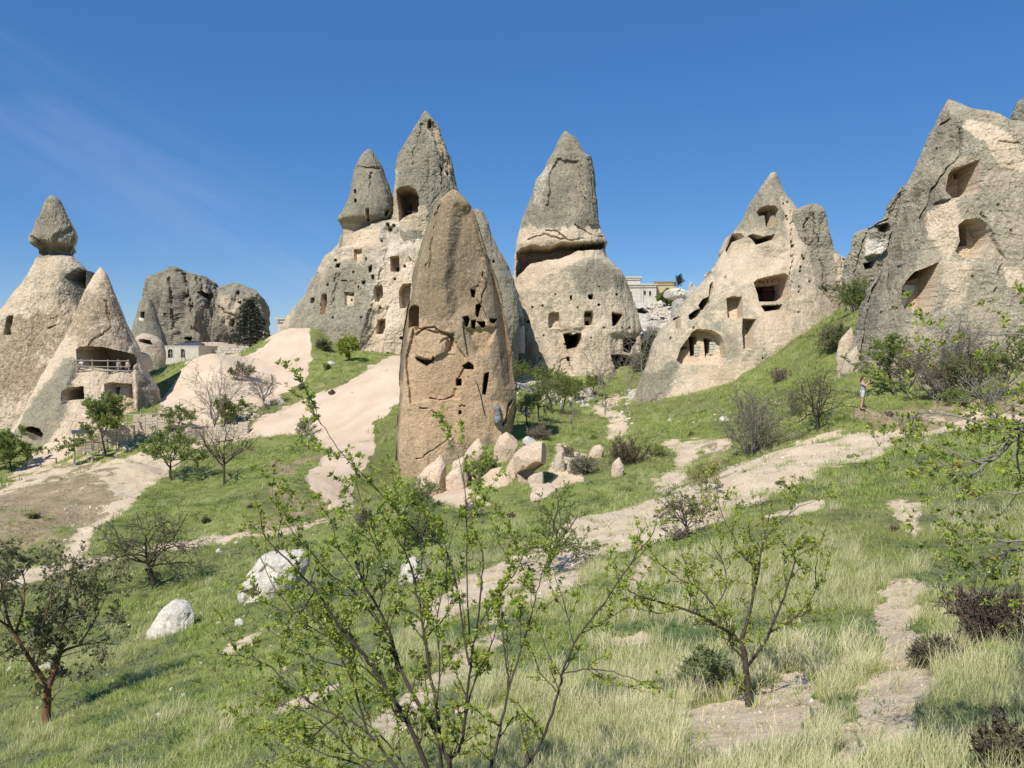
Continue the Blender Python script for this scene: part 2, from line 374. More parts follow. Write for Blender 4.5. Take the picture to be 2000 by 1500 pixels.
# masks are closed outlines of bare soil, smooth tuff and so on, read off the photo and laid on the ground
BARE = [
 [(2010,782),(1900,800),(1790,828),(1700,843),(1600,862),(1500,893),(1440,908),(1370,938),(1300,968),(1220,988),(1160,1008),(1100,1040),(1000,1092),(930,1130),(830,1182),(785,1212),(800,1232),(900,1192),(985,1160),(1080,1118),(1190,1076),(1290,1046),(1400,1008),(1490,978),(1560,938),(1640,912),(1725,893),(1745,862),(1830,842),(2010,815)],
 [(975,1150),(1000,1128),(988,1200),(962,1285),(940,1262),(960,1200)],
 [(955,1240),(850,1330),(735,1432),(765,1445),(880,1350)],
 [(1180,785),(1200,775),(1212,780),(1187,795),(1203,813),(1222,830),(1217,843),(1190,848),(1206,836),(1180,812),(1160,797)],
 [(1300,868),(1420,864),(1425,874),(1362,882),(1347,900),(1337,937),(1300,952),(1278,946),(1322,920),(1324,892)],
 [(-30,958),(60,925),(150,905),(250,886),(330,878),(400,866),(430,872),(350,905),(302,950),(232,1010),(162,1085),(240,1085),(420,1040),(560,1020),(640,994),(655,1004),(560,1035),(420,1055),(250,1102),(130,1142),(-30,1180),(-30,1140),(100,1105),(150,1040),(60,1000),(-30,1000)],
 [(0,945),(150,893),(300,868),(300,880),(140,906),(-20,960)],
 [(640,1003),(700,1000),(560,1042),(500,1046)],
 [(1700,1330),(1722,1270),(1705,1200),(1748,1130),(1815,1140),(1785,1190),(1800,1260),(1822,1320),(1790,1390),(1725,1470),(1640,1500),(1660,1400)],
 [(1500,1010),(1600,985),(1560,1010)], [(1740,985),(1800,975),(1790,1040),(1760,1020)], [(1180,1260),(1260,1240),(1220,1275)], [(900,1400),(1000,1380),(960,1410)],
 [(1000,1160),(1130,1110),(1150,1125),(1030,1180)], [(1255,1080),(1275,1080),(1250,1140),(1230,1140)], [(1090,870),(1140,880),(1140,950),(1070,955)],
 [(1330,1410),(1450,1362),(1560,1310),(1610,1380),(1560,1430),(1425,1480),(1340,1470)],
 [(1640,1400),(1680,1400),(1700,1510),(1620,1510)],
 [(1700,805),(1760,806),(1830,812),(1900,800),(1900,808),(1790,818),(1720,813)],
 [(540,1390),(640,1340),(660,1350),(560,1405)], [(430,1250),(520,1210),(530,1222),(450,1262)],
 [(1560,860),(1640,842),(1640,850),(1570,868)],
 [(1095,870),(1135,880),(1130,940),(1080,950),(1075,900)],
 [(330,830),(480,815),(500,855),(380,872),(330,870)]]
DRY = [
 [(40,945),(150,915),(230,930),(255,955),(205,1000),(140,1050),(60,1062),(-30,1075),(-30,975)],
 [(620,900),(560,940),(600,1000),(520,960),(540,900)], [(580,780),(640,762),(700,735),(760,716),(640,800)],
 [(1690,800),(1900,775),(2000,780),(2000,800),(1700,830)],
 [(480,1020),(640,980),(640,1000),(500,1035)], [(1390,880),(1440,880),(1400,930),(1350,940)]]
CREAM = [
 [(300,805),(338,745),(362,707),(390,686),(430,680),(475,690),(510,672),(545,636),(605,630),(612,700),(595,742),(545,775),(520,792),(440,806),(430,830),(310,835)],
 [(478,848),(500,818),(560,788),(640,757),(720,722),(760,700),(800,695),(800,770),(750,808),(722,825),(732,872),(700,930),(690,990),(645,992),(588,932),(640,890),(600,852),(480,862)],
 [(20,925),(90,860),(160,805),(205,830),(152,880),(100,915),(0,945)],
 [(815,975),(870,940),(960,985),(900,1000)],[(1040,950),(1080,940),(1080,960),(1040,975)]]
WHITE = [
 [(1230,600),(1300,590),(1320,640),(1335,670),(1290,690),(1250,650),(1238,620)],
 [(1000,745),(1030,735),(1060,745),(1090,770),(1070,778),(1020,760)], [(1060,775),(1095,772),(1100,785),(1060,785)], [(1125,770),(1150,765),(1150,785),(1125,785)],
 [(1228,768),(1240,764),(1236,780),(1228,782)], [(1205,590),(1350,570),(1350,610),(1210,620)]]
def mask(px, py, polys, soft, wob, n):
    m = np.zeros(px.shape)
    for p in polys:
        q = np.asarray(p, float); lo = q.min(0)-30; hi = q.max(0)+30
        i = np.where((px > lo[0]) & (px < hi[0]) & (py > lo[1]) & (py < hi[1]))[0]
        if len(i): m[i] = np.maximum(m[i], ss(-soft, soft, sdf(px[i], py[i], p)+np.where(px[i] < 700, -3, 3.5)+wob*n[i]))
    return m
def ground_masks(x, y, z, px, py):
    r = np.hypot(x, y)
    n = fbm(x*1.1, y*1.1, x*0, 4, 3)+.5*fbm(x*.25, y*.25, x*0, 3, 9)
    n = n+.45*fbm(x*4.5, y*4.5, x*0, 3, 13)*ss(45, 20, r)
    near = np.clip(20/r, .35, 2.2)
    ok = y > .5
    w = 9*np.clip(near, .6, 2.2)
    b = np.where(ok, mask(px, py, BARE, 10, 1, n*w*2.1), 0)
    c = np.where(ok & (r > 40), mask(px, py, CREAM, 3, 1, n*8), 0)
    d = np.where(ok, mask(px, py, DRY, 26, 1, n*34), 0)*(.95+.4*n)
    wh = np.where(ok & (r > 60), mask(px, py, WHITE, 3, 1, n*14), 0)
    far = ss(185, 240, r)
    return np.stack([b, c, d, np.maximum(wh, far*.5)], 1)
def detail(x, y, z, m):
    r = np.hypot(x, y)
    b = np.clip(m[:, 0]+m[:, 1]+m[:, 2]*.5, 0, 1)
    a = np.clip(r/30, .25, 1.3)
    return fbm(x*.22, y*.22, x*0, 4, 21)*.55*a*(1-m[:, 1]*.5)+fbm(x*1.6, y*1.6, x*0, 4, 31)*.10*(1-.4*b)-.06*m[:, 0]
def gz(x, y):
    x = np.atleast_1d(np.asarray(x, float)); y = np.atleast_1d(np.asarray(y, float))
    z = gz0(x, y); px, py = proj(x, y, z)
    return z+detail(x, y, z, ground_masks(x, y, z, px, py))
def hit(px, py, y0=3., y1=260.):
    """where the line of sight through a photo reading first meets the ground"""
    Y = np.exp(np.linspace(math.log(y0), math.log(y1), 260)); p = P(px, py, Y)
    d = p[:, 2]-gz(p[:, 0], Y)
    k = np.where(d < 0)[0]
    if not len(k): i = int(np.argmin(d)); q = p[i]; return np.array([q[0], q[1], gz(q[0], q[1])[0]])
    i = max(1, k[0]); t = d[i-1]/(d[i-1]-d[i]+1e-9); Yh = Y[i-1]+t*(Y[i]-Y[i-1]); q = P(px, py, Yh)
    return np.array([q[0], q[1], gz(q[0], q[1])[0]])

def ground_material():
    n = NT('meadow_and_soil', .97, .08)
    m = n.attr('mask'); b, c, d = n.sep(m.outputs['Color'])[:3]; w = m.outputs['Alpha']
    n1 = n.noise(.12, 5); n2 = n.noise(.8, 6, .65); n3 = n.noise(5, 6, .7); n4 = n.noise(26, 4, .7)
    g = n.mix(n.rng(n2, .35, .65), (.15, .19, .048), (.265, .285, .10))
    g = n.mix(n.rng(n1, .45, .62, 0, .7), g, (.165, .165, .075))
    g = n.mix(n.rng(n3, .58, .72, 0, .7), g, (.22, .19, .115))
    g = n.mix(n.rng(n3, .42, .30, 0, .75), g, (.06, .09, .02))
    soil = n.mix(n.rng(n2, .3, .7), (.56, .435, .295), (.67, .56, .415))
    soil = n.mix(n.rng(n.noise(1.7, 6, .7, 1.), .55, .66, 0, .7), soil, (.42, .33, .225))
    soil = n.mix(n.rng(n3, .55, .7, 0, .6), soil, (.33, .25, .175))
    soil = n.mix(n.rng(n.voro(5.5), .2, .1, 0, .6), soil, (.60, .55, .47))
    cream = n.mix(n.rng(n.noise(.3, 5, .6), .35, .65), (.56, .435, .315), (.64, .52, .395))
    cream = n.mix(n.rng(n3, .62, .74, 0, .25), cream, (.42, .32, .23))
    dry = n.mix(n.rng(n2, .35, .65), (.27, .20, .125), (.40, .31, .21))
    dry = n.mix(n.rng(n3, .5, .62, 0, .8), dry, (.12, .13, .05))
    wh = n.mix(n.rng(n2, .4, .6), (.60, .56, .48), (.40, .35, .27))
    e = n.ma('ADD', n.ma('MULTIPLY', n.ma('SUBTRACT', n3, .5), 1.3), n.ma('MULTIPLY', n.ma('SUBTRACT', n2, .5), .9))
    x = n.mix(n.rng(n.ma('ADD', w, e), .4, .6), g, wh)
    x = n.mix(n.rng(n.ma('ADD', b, e), .4, .6), x, soil)
    x = n.mix(n.rng(n.ma('ADD', n.ma('MULTIPLY', d, 1.15), n.ma('MULTIPLY', e, 1.2)), .5, .75), x, dry)
    x = n.mix(n.rng(n.ma('ADD', c, n.ma('MULTIPLY', e, .3)), .4, .6), x, cream)
    x = n.mix(1., x, n.mix(n.rng(n4, .28, .72), (.78, .78, .78), (1.2, 1.2, 1.2)), 'MULTIPLY')
    n.col(x); n.bump(n.ma('ADD', n3, n.ma('MULTIPLY', n4, .5)), .6, .12); return n.m
M['ground'] = ground_material()
th = np.concatenate([np.linspace(-180, -62, 24)[:-1], np.linspace(-62, -37, 40)[:-1], np.linspace(-37, 37, 620)[:-1], np.linspace(37, 62, 40)[:-1], np.linspace(62, 180, 24)])
rr = np.concatenate([np.geomspace(.5, 4, 30)[:-1], np.geomspace(4, 210, 540)[:-1], np.geomspace(210, 8000, 40)])
TH, RR = np.meshgrid(R(1)*th, rr, indexing='ij')
GX, GY = (RR*np.sin(TH)).ravel(), (RR*np.cos(TH)).ravel()
GZ = gz0(GX, GY); gpx, gpy = proj(GX, GY, GZ)
GM = ground_masks(GX, GY, GZ, gpx, gpy); GZ = GZ+detail(GX, GY, GZ, GM)
a_, b_ = TH.shape; i = np.arange(a_-1)[:, None]*b_+np.arange(b_-1)[None]
gf = np.stack([i, i+1, i+b_+1, i+b_], -1).reshape(-1, 4)
gco = np.stack([GX, GY, GZ], 1)
g = mesh_np('ground', gco, gf, M['ground'], True, attrs={'mask': GM}); tag(g, kind='structure')
# ================================================================ rocks
def rows_from_poly(poly, bottom=None):
    p = np.asarray(poly, float); q = np.roll(p, -1, 0)
    y0, y1 = p[:, 1].min(), p[:, 1].max(); out = []
    for y in np.linspace(y0+.4, y1-.4, 24):
        xs = []
        for (ax, ay), (bx, by) in zip(p, q):
            if (ay > y) != (by > y): xs.append(ax+(bx-ax)*(y-ay)/(by-ay))
        out.append((y, min(xs), max(xs)))
    return out
def blob(poly, und=False, rf=.36):
    r = rows_from_poly(poly); h = r[-1][0]-r[0][0]; W = max(b-a for _, a, b in r); out = []
    im = max(range(len(r)), key=lambda i: r[i][2]-r[i][1]); lo, hi = r[im][1], r[im][2]
    for i, (y, a, b) in enumerate(r):
        t = (y-r[0][0])/h; m = .5*W*rf*math.sqrt(max(0, 1-(1-min(1, t/.4+.04))**2)); c = (a+b)/2
        a, b = min(a, c-m), max(b, c+m)
        if not und and i > im: a, b = min(a, lo+(a-lo)*.35), max(b, hi+(b-hi)*.35)
        out.append((y, a, b))
    y, a, b = out[-1]
    return out+[(y+8, a+1, b-1), (y+24, a+2, b-2)]
def rock(name, label, cat, rows, Y, tr=.8, step=1.4, expo=2., facets=None, feats=(), mat='tuff', lich=.5, amp=.35, lump=1.2, lean=0., group=None,
         seed=0, smooth=False, rough=1., cut=None, parent=None, yfun=None, mask_fn=None, fluted=None):
    """a free-standing rock: horizontal sections of given left and right extent, real depth, carved and weathered by displacement.
    rows: (photo row, left, right[, depth factor]); feats carve caves, ledges and cracks."""
    rows = np.array([list(r)+[1.]*(4-len(r)) for r in rows], float)
    ny = max(8, int((rows[-1, 0]-rows[0, 0])/step)); py = np.linspace(rows[0, 0], rows[-1, 0], ny)
    xl = np.interp(py, rows[:, 0], rows[:, 1]); xr = np.interp(py, rows[:, 0], rows[:, 2]); df = np.interp(py, rows[:, 0], rows[:, 3])
    k = 5; ker = np.ones(k)/k
    pad = lambda a: np.convolve(np.pad(a, k//2, mode='edge'), ker, 'valid')
    if rows.shape[0] > 10: xl, xr, df = pad(xl), pad(xr), pad(df)
    wmax = (xr-xl).max(); nf = max(16, int(wmax*math.pi/2/step)); nb = max(8, nf//5)
    th = np.concatenate([np.linspace(math.pi, 2*math.pi, nf+1)[:-1], np.linspace(2*math.pi, 3*math.pi, nb+1)[:-1]])
    T, PY = np.meshgrid(th, py, indexing='ij'); n = T.size
    XL, XR, DF = (np.broadcast_to(a, T.shape) for a in (xl, xr, df))
    Yc = Y+lean*(PY-rows[-1, 0])
    L = P(XL.ravel(), PY.ravel(), Yc.ravel()); Rr = P(XR.ravel(), PY.ravel(), Yc.ravel())
    c = (L+Rr)/2; a = (Rr[:, 0]-L[:, 0])/2; b = np.minimum(a*tr*DF.ravel(), a.max()*tr)
    ct, st = np.cos(T.ravel()), np.sin(T.ravel()); e = 2/expo
    cx = np.sign(ct)*np.abs(ct)**e; sy = np.sign(st)*np.abs(st)**e
    x, y, z = c[:, 0]+a*cx, c[:, 1]+b*sy, c[:, 2].copy()
    nx, ny_ = ct, st
    # weathering: broad lumps, craggy ridges, grain
    sc = 1/lump
    o = seed*17.3
    fall = np.clip(a/(.25*a.max()+1e-6), .12, 1)
    amp = amp*.95
    d = amp*2.2*fbm(x*.22*sc+o, y*.22*sc, z*.16*sc, 4, seed)*fall
    rid = 1-np.abs(fbm(x*.42*sc+o, y*.42*sc, z*.11*sc, 4, seed+5))*3.2
    d += amp*.45*np.minimum(rid, .6)*rough*fall
    gn = .6*fbm(x*1.9*sc, y*1.9*sc, z*1.1*sc, 5, seed+9, .62)+.35*fbm(x*1.5*sc, y*1.5*sc, z*.2*sc, 3, seed+15)
    d += amp*.34*(gn-.5*np.abs(gn))*rough*np.clip(fall*1.5, 0, 1)
    if fluted:
        d += fluted[0]*np.abs(np.sin((x+.6*fbm(x*.1, y*.1, z*.12, 2, 3))*fluted[1]))*fall
    sh = fbm(x*2.7, y*2.7, z*2.3, 4, seed+21, .6); d += min(.10, .02+amp*.13)*rough*(np.abs(sh)*-2.2+.4)*np.clip(fall*1.5, .1, 1)
    led = fbm(x*.25, y*.25, z*1.3, 3, seed+25); d += amp*.07*ss(.05, .22, led)*fall*(0 if smooth else 1)
    d -= d.mean()
    x += nx*d; y += ny_*d; z += .3*amp*fbm(x*.8, y*.8, z*.8, 3, seed+3)*(PY.ravel() > rows[0, 0]+2)
    if facets:                                          # break faces: the rock has split along flat planes
        rf = np.random.default_rng(seed+900); q = np.stack([x, y, z], 1)
        for _ in range(facets[0]):
            nn = rf.normal(0, 1, 3)*[1, .9, facets[2] if len(facets) > 2 else .8]; nn[1] = -abs(nn[1]) if rf.random() < .8 else nn[1]; nn /= np.linalg.norm(nn)
            s = q@nn; lim = np.quantile(s, rf.uniform(facets[1], min(.995, facets[1]+.12)))
            q = q-np.maximum(s-lim, 0)[:, None]*nn*.93
        x, y, z = q.T
    px, py_ = proj(x, y, z); front = (st < .05)
    msk = np.zeros((n, 4)); msk[:, 0] = lich
    wn = fbm(x*1.4, y*1.4, z*1.4, 3, seed+40); wn2 = fbm(x*.35, y*.35, z*.35, 4, seed+44)
    push = np.zeros(n)
    for ft in feats:
        kind, pts = ft[0], np.asarray(ft[1], float); opt = ft[2:]
        lo, hi = pts.min(0)-40, pts.max(0)+40
        if kind in ('ramp',): lo, hi = pts.min(0)-4, pts.max(0)+4
        idx = np.where(front & (px > lo[0]) & (px < hi[0]) & (py_ > lo[1]) & (py_ < hi[1]))[0]
        if not len(idx): continue
        X, Yy = px[idx], py_[idx]
        if kind == 'hole':            # depth, fresh amount
            s = sdf(X, Yy, pts)+(wn[idx]*.35+wn2[idx]*1.6)*(opt[2] if len(opt) > 2 else 1.8)*1.0
            m = ss(-.6, 1.9, s); push[idx] += m*opt[0]*(3 if opt[0] >= 2 else 1.8)
            if len(opt) > 1: msk[idx, 1] = np.maximum(msk[idx, 1], ss(-3, 1, s)*opt[1])
        elif kind == 'dent':          # depth (neg = bulge), soft px
            s = sdf(X, Yy, pts)+wn[idx]*4; push[idx] += opt[0]*ss(-opt[1]*.3, opt[1], s)
        elif kind == 'step':          # a crisp flake edge: depth
            s = sdf(X, Yy, pts)+wn[idx]*5; push[idx] += opt[0]*ss(-1, 2.5, s)
        elif kind == 'ramp':          # falls back from the outline inward, metres per px
            s = sdf(X, Yy, pts); push[idx] += opt[0]*np.clip(s, 0, opt[1])
        elif kind == 'crack':         # width px, depth
            s = dline(X+wn[idx]*7, Yy+wn2[idx]*12, pts); var = ss(-.5, .25, wn2[idx]+wn[idx]*.6); push[idx] += opt[1]*.6*var*(1-ss(opt[0]*.15, opt[0]*.8, s))
        elif kind == 'paint':         # channel, value, soft
            s = sdf(X, Yy, pts)+wn[idx]*opt[2]*1.2+wn2[idx]*opt[2]*1.5; m = ss(-opt[2], opt[2], s)
            msk[idx, opt[0]] = msk[idx, opt[0]]*(1-m)+opt[1]*m
    if mask_fn is not None: mask_fn(msk, px, py_, x, y, z)
    y = y+push
    yb = np.broadcast_to((Yc+0*PY).ravel(), (n,))
    if parent is None:                                  # keep carving inside the rock
        y = np.where(front, np.minimum(y, yb+b*.8+.4), y)
    a_, b_ = T.shape
    co = np.stack([x, y, z], 1)
    i = np.arange(a_)[:, None]*b_+np.arange(b_-1)[None]; i2 = (i+b_) % (a_*b_)
    f = np.stack([i, i+1, i2+1, i2], -1).reshape(-1, 4)
    top = co.reshape(a_, b_, 3)[:, 0].mean(0)+[0, 0, .05]
    co = np.vstack([co, top]); msk = np.vstack([msk, msk[0]])
    tf = np.stack([np.arange(a_)*b_, (np.arange(a_)+1) % a_*b_, np.full(a_, n)], 1)
    if cut:                                             # holes right through the rock
        cx_, cy_ = proj(co[:, 0], co[:, 1], co[:, 2]); ins = np.zeros(len(co), bool)
        for p in cut: ins |= sdf(cx_, cy_, p) > 0
        f = f[~ins[f].all(1)]
    base = np.array([co[:, 0].mean(), co[:, 1].mean(), co[:, 2].min()])
    o_ = mesh_np(name, co-base, [f, tf], M[mat], smooth, parent, {'mask': msk}); o_.location = base
    if parent is None: tag(o_, label, cat, group)
    return o_

G1, G2, WARM, PALE = 0, 1, 2, 3
# ---- far left: cone carrying a balanced head
rock('fairy_chimney', 'tall leaning tuff chimney at far left with a balanced grey head on a thin neck', 'rock',
 [(383,97,107),(388,90,118),(400,85,122),(415,80,127),(430,72,133),(450,64,140),(462,59,145),(475,60,144),(482,70,143),(488,76,139,.9),(494,77,137,.8),(499,77,140,.8),(508,75,146),(520,73,155),(530,68,160),(545,60,165),(560,52,167),(580,38,168),(600,24,172),(620,6,175),(650,-12,182),(700,-42,192),(760,-62,200),(820,-80,210),(900,-100,215),(950,-110,220)],
 97, .8, 1.6, 2.1, feats=[
 ('hole', [(126,541),(140,530),(152,524),(168,530),(168,566),(150,562),(138,552)], 2.2, 0),
 ('paint', [(120,535),(170,520),(170,610),(140,600)], 0, 1., 6), ('paint', [(0,600),(110,585),(165,600),(120,700),(60,800),(-60,800)], 2, .62, 30),
 ('dent', [(60,462),(90,470),(138,478),(140,500),(78,500)], 1.2, 8), ('step', [(110,455),(138,440),(146,455),(140,492),(104,486),(98,466)], .5),
 ('crack', [(100,620),(125,612),(140,600)], 2.5, .7), ('crack', [(95,640),(118,630)], 2.5, .8), ('paint', [(40,560),(140,590),(120,620),(20,610)], 1, .6, 12),
 ('hole', [(13,618),(25,616),(24,632),(19,640),(21,652),(7,653),(10,638)], 2.6, .6), ('paint', [(60,383),(150,383),(150,500),(60,500)], 0, .95, 4)],
 lich=.38, amp=.45, seed=1)
# ---- second cone with the balcony cave
rock('cave_cone', 'pointed tuff cone at left with a long railed cave and arched lower windows', 'rock',
 [(523,194,199),(530,190,206),(540,183,211),(560,173,218),(590,160,229),(620,149,240),(650,136,254),(680,120,268),(700,110,275),(720,102,284),(745,88,298),(760,82,306),(790,66,311),(820,50,313),(860,25,314),(915,-15,312),(950,-30,312)],
 91, .78, 1.4, 2., feats=[
 ('dent', [(148,700),(262,705),(270,812),(160,812),(120,790)], .5, 10),
 ('hole', [(148,683),(158,677),(200,680),(240,688),(262,692),(268,700),(254,722),(250,724),(200,723),(153,717),(149,700)], 6.5, .9, 2.),
 ('paint', [(150,716),(262,722),(268,810),(160,812),(130,790)], 1, .85, 6), ('paint', [(110,560),(240,560),(280,690),(150,690)], 2, .6, 24),
 ('hole', [(121,766),(133,759),(157,756),(158,780),(120,782)], 2.6, 1), ('hole', [(200,752),(212,748),(253,751),(254,780),(254,806),(203,806)], .8, 1),
 ('hole', [(205,759),(217,758),(213,777),(207,777)], 3, 1, .5), ('hole', [(241,759),(249,759),(248,778),(240,778)], 3, 1, .5),
 ('hole', [(43,838),(58,834),(75,838),(82,848),(78,860),(66,858),(55,850)], 3.4, .6), ('hole', [(284,792),(292,792),(291,812),(284,812)], 3.5, .3, .5),
 ('crack', [(205,590),(215,640),(190,665),(160,690)], 4, .45), ('crack', [(262,690),(268,720),(290,745)], 4, .8),
 ('step', [(270,745),(305,745),(316,810),(268,812)], .6), ('paint', [(262,720),(300,745),(314,812),(262,812)], 0, .8, 6), ('paint', [(165,690),(120,700),(60,800),(20,860),(60,900),(110,830)], 0, .85, 12)],
 lich=.27, amp=.34, seed=2)
rock('tuff_boulder', 'rounded pale pink rocks leaning against right flank of the balcony cone', 'rock',
 rows_from_poly([(256,705),(262,660),(280,651),(300,654),(312,668),(318,700),(316,735),(262,735)]), 123, .8, 1.5, 2, feats=[('hole', [(272,662),(292,664),(298,674),(284,674),(270,668)], 1.2, .2)], mat='boulder', lich=.55, amp=.35, seed=3)
# ---- castle like outcrop behind
o_feats = [
 ('crack', [(358,530),(366,560),(372,600),(374,640)], 4, 2.2), ('crack', [(330,545),(336,590),(338,640)], 5, 1.6), ('crack', [(384,535),(388,570)], 3, 1.3), ('crack', [(393,538),(396,570)], 3, 1.2),
 ('crack', [(404,540),(408,570)], 3, 1.2), ('crack', [(412,548),(420,600),(440,632)], 3.5, 1.6), ('crack', [(340,600),(352,655)], 3, 1), ('crack', [(420,560),(432,600),(444,630)], 4, 2.),
 ('hole', [(383,570),(392,567),(400,572),(418,572),(410,590),(408,604),(400,602),(397,584)], 4.5, .5), ('dent', [(376,580),(392,570),(398,600),(390,640),(376,640)], -1.2, 10),
 ('hole', [(355,577),(365,577),(362,581)], 1.5, 0), ('hole', [(361,660),(374,659),(370,666)], 2.5, 0), ('hole', [(318,612),(324,612),(322,618)], 2, 0)]
rock('rock_outcrop', 'massive grey fluted castle-like outcrop behind white stone building', 'rock',
 [(521,326,344),(525,320,356),(530,316,372),(538,306,392),(545,301,402),(552,299,412),(562,297,426),(575,295,434),(590,293,440),(610,291,446),(640,290,452),(690,285,458),(730,285,458)],
 152, .6, 1.2, 3.4, feats=o_feats, mat='tuff_grey', lich=1.1, amp=.95, seed=4, fluted=(1.1, .62), rough=1.3)
rock('cave_cone', 'small dark grey cone with one square window left of fluted outcrop', 'rock',
 [(577,281,288),(583,276,293),(592,272,297),(610,268,303),(630,263,309),(655,258,320),(690,252,328)],
 140, .9, 1.3, 2, feats=[('hole', [(275,609),(282,609),(281,622),(275,620)], 2.5, .3, .4), ('paint', [(272,620),(283,622),(280,628),(272,625)], 3, 1, 1.5)], mat='tuff_grey', lich=.95, amp=.25, seed=5)
rock('rock_outcrop', 'grey brown rounded outcrop with a round hole behind the dark cedar', 'rock',
 [(553,452,466),(557,440,476),(561,428,484),(566,415,492),(574,406,502),(583,404,512),(600,404,522),(615,404,523),(640,404,522),(690,404,528),(730,404,528)],
 154, .75, 1.2, 2.4, feats=[('hole', [(458,570),(464,566),(469,570),(467,576),(460,576)], 3, 0), ('hole', [(448,636),(450,624),(456,622),(458,628),(455,638)], 3, 0, .4), ('crack', [(425,600),(445,615),(470,620)], 3, 1.2), ('crack', [(470,575),(485,600),(480,640)], 4, 1.), ('hole', [(464,590),(470,588),(470,594)], 2, 0), ('paint', [(430,580),(470,580),(460,640),(430,630)], 0, .2, 8)],
 mat='tuff_grey', lich=.8, amp=1., seed=6, rough=1.3)
rock('tuff_boulder', 'low white rock mound at foot of the fluted grey outcrop', 'rock', rows_from_poly([(330,700),(350,676),(380,670),(420,668),(450,670),(470,676),(500,694),(500,712),(330,712)]), 146, .5, 1.6, 2.2, feats=[], mat='boulder', lich=.7, amp=.6, seed=7)
# ---- massif with twin spires
bodyf = [
 ('hole', [(754,435),(760,435),(759.7,441.6),(754,441)], 1.4, 0, .1), ('hole', [(757,442),(765,442),(764.6,450.8),(757,450)], 1.4, 0, .1), ('hole', [(766.5,437.5),(771.5,437.5),(771.25,443),(766.5,442.5)], 1.4, 0, .1), ('hole', [(809.5,423.5),(814.5,423.5),(814.25,429),(809.5,428.5)], 1.4, 0, .1), ('hole', [(653,506),(657,506),(656.8,510.4),(653,510)], 1.4, 0, .1), ('hole', [(688.5,529.5),(691.5,529.5),(691.35,532.8),(688.5,532.5)], 1.4, 0, .1), ('hole', [(698.5,558.5),(701.5,558.5),(701.35,561.8),(698.5,561.5)], 1.4, 0, .1), ('hole', [(739.8,598.8),(744.2,598.8),(743.98,603.64),(739.8,603.2)], 1.4, 0, .1), ('hole', [(756.2,688.2),(759.8,688.2),(759.62,692.16),(756.2,691.8)], 1.4, 0, .1), ('hole', [(638.4,554.4),(641.6,554.4),(641.44,557.92),(638.4,557.6)], 1.4, 0, .1), ('hole', [(666.8,546.8),(669.2,546.8),(669.08,549.44),(666.8,549.2)], 1.4, 0, .1), ('hole', [(670.8,546.8),(673.2,546.8),(673.08,549.44),(670.8,549.2)], 1.4, 0, .1), ('hole', [(674.8,546.8),(677.2,546.8),(677.08,549.44),(674.8,549.2)], 1.4, 0, .1), ('hole', [(713.4,503.4),(716.6,503.4),(716.44,506.92),(713.4,506.6)], 1.4, 0, .1), ('hole', [(791.5,636.5),(798.5,636.5),(798.15,644.2),(791.5,643.5)], 1.4, 0, .1), ('hole', [(780.5,657.5),(785.5,657.5),(785.25,663),(780.5,662.5)], 1.4, 0, .1), ('hole', [(769,543),(773,543),(772.8,547.4),(769,547)], 1.4, 0, .1), ('hole', [(703.4,618.4),(706.6,618.4),(706.44,621.92),(703.4,621.6)], 1.4, 0, .1), ('hole', [(648.5,618.5),(651.5,618.5),(651.35,621.8),(648.5,621.5)], 1.4, 0, .1), ('hole', [(723.4,688.4),(726.6,688.4),(726.44,691.92),(723.4,691.6)], 1.4, 0, .1), ('hole', [(788,518),(792,518),(791.8,522.4),(788,522)], 1.4, 0, .1), ('hole', [(743,468),(747,468),(746.8,472.4),(743,472)], 1.4, 0, .1),
 ('paint', [(670,448),(745,448),(745,482),(668,484)], 1, 1, 3),
 ('paint', [(745,430),(840,430),(830,470),(760,520),(740,600),(700,560),(728,520)], 3, .42, 10),
 ('paint', [(765,500),(800,520),(830,620),(800,700),(740,700),(725,600),(745,540)], 0, .15, 12), ('paint', [(600,560),(660,520),(730,520),(720,640),(620,680),(560,640)], 0, .95, 14),
 ('paint', [(740,640),(800,660),(780,720),(700,715),(620,660)], 2, .35, 14),
 ('hole', [(691,487),(707,485),(706,505),(698,509),(692,508)], .7, 1, .6), ('hole', [(657,516),(664,514),(662,522),(656,521)], 2, 0, .4), ('hole', [(720,521),(726,517),(725,530),(721,532)], 2, 0, .4),
 ('hole', [(707,549),(714,549),(712,555),(707,554)], 2, 0, .4), ('hole', [(762,502),(779,499),(780,530),(764,530)], 1.3, 1, .6), ('hole', [(769,519),(778,519),(778,530),(770,530)], 2.5, 1, .3),
 ('hole', [(731,558),(746,556),(748,575),(745,590),(732,590),(730,572)], 1.1, 1), ('hole', [(787,556),(802,555),(800,572),(797,600),(782,602),(780,570)], 1.3, 1),
 ('hole', [(736,625),(752,623),(751,640),(747,652),(733,652)], 1.1, 1), ('hole', [(629,574),(638,573),(638,590),(634,614),(626,616),(626,590)], 1.2, 1, .6),
 ('hole', [(672,570),(692,570),(690,597),(674,598)], .5, .6, .6), ('hole', [(607,582),(614,581),(614,592),(607,592)], .7, 0, .4), ('hole', [(680,575),(690,573),(690,576),(681,577)], .8, 0, .2),
 ('hole', [(683,583),(686,583),(686,587),(683,587)], .9, 0, .2), ('hole', [(725,537),(731,537),(730,546),(726,546)], 1.5, 0, .5),
 ('crack', [(755,485),(742,540),(725,600),(712,640)], 5, .8), ('crack', [(790,490),(830,540)], 3, .5), ('crack', [(660,540),(648,600)], 4, .5), ('crack', [(760,600),(700,690)], 4, .5),
 ('dent', [(745,440),(800,440),(800,490),(745,500)], .8, 16), ('dent', [(720,600),(760,600),(740,690),(700,690)], .8, 16),
 ('hole', [(809,442),(832,436),(834,446),(812,450)], 1.2, .5)]
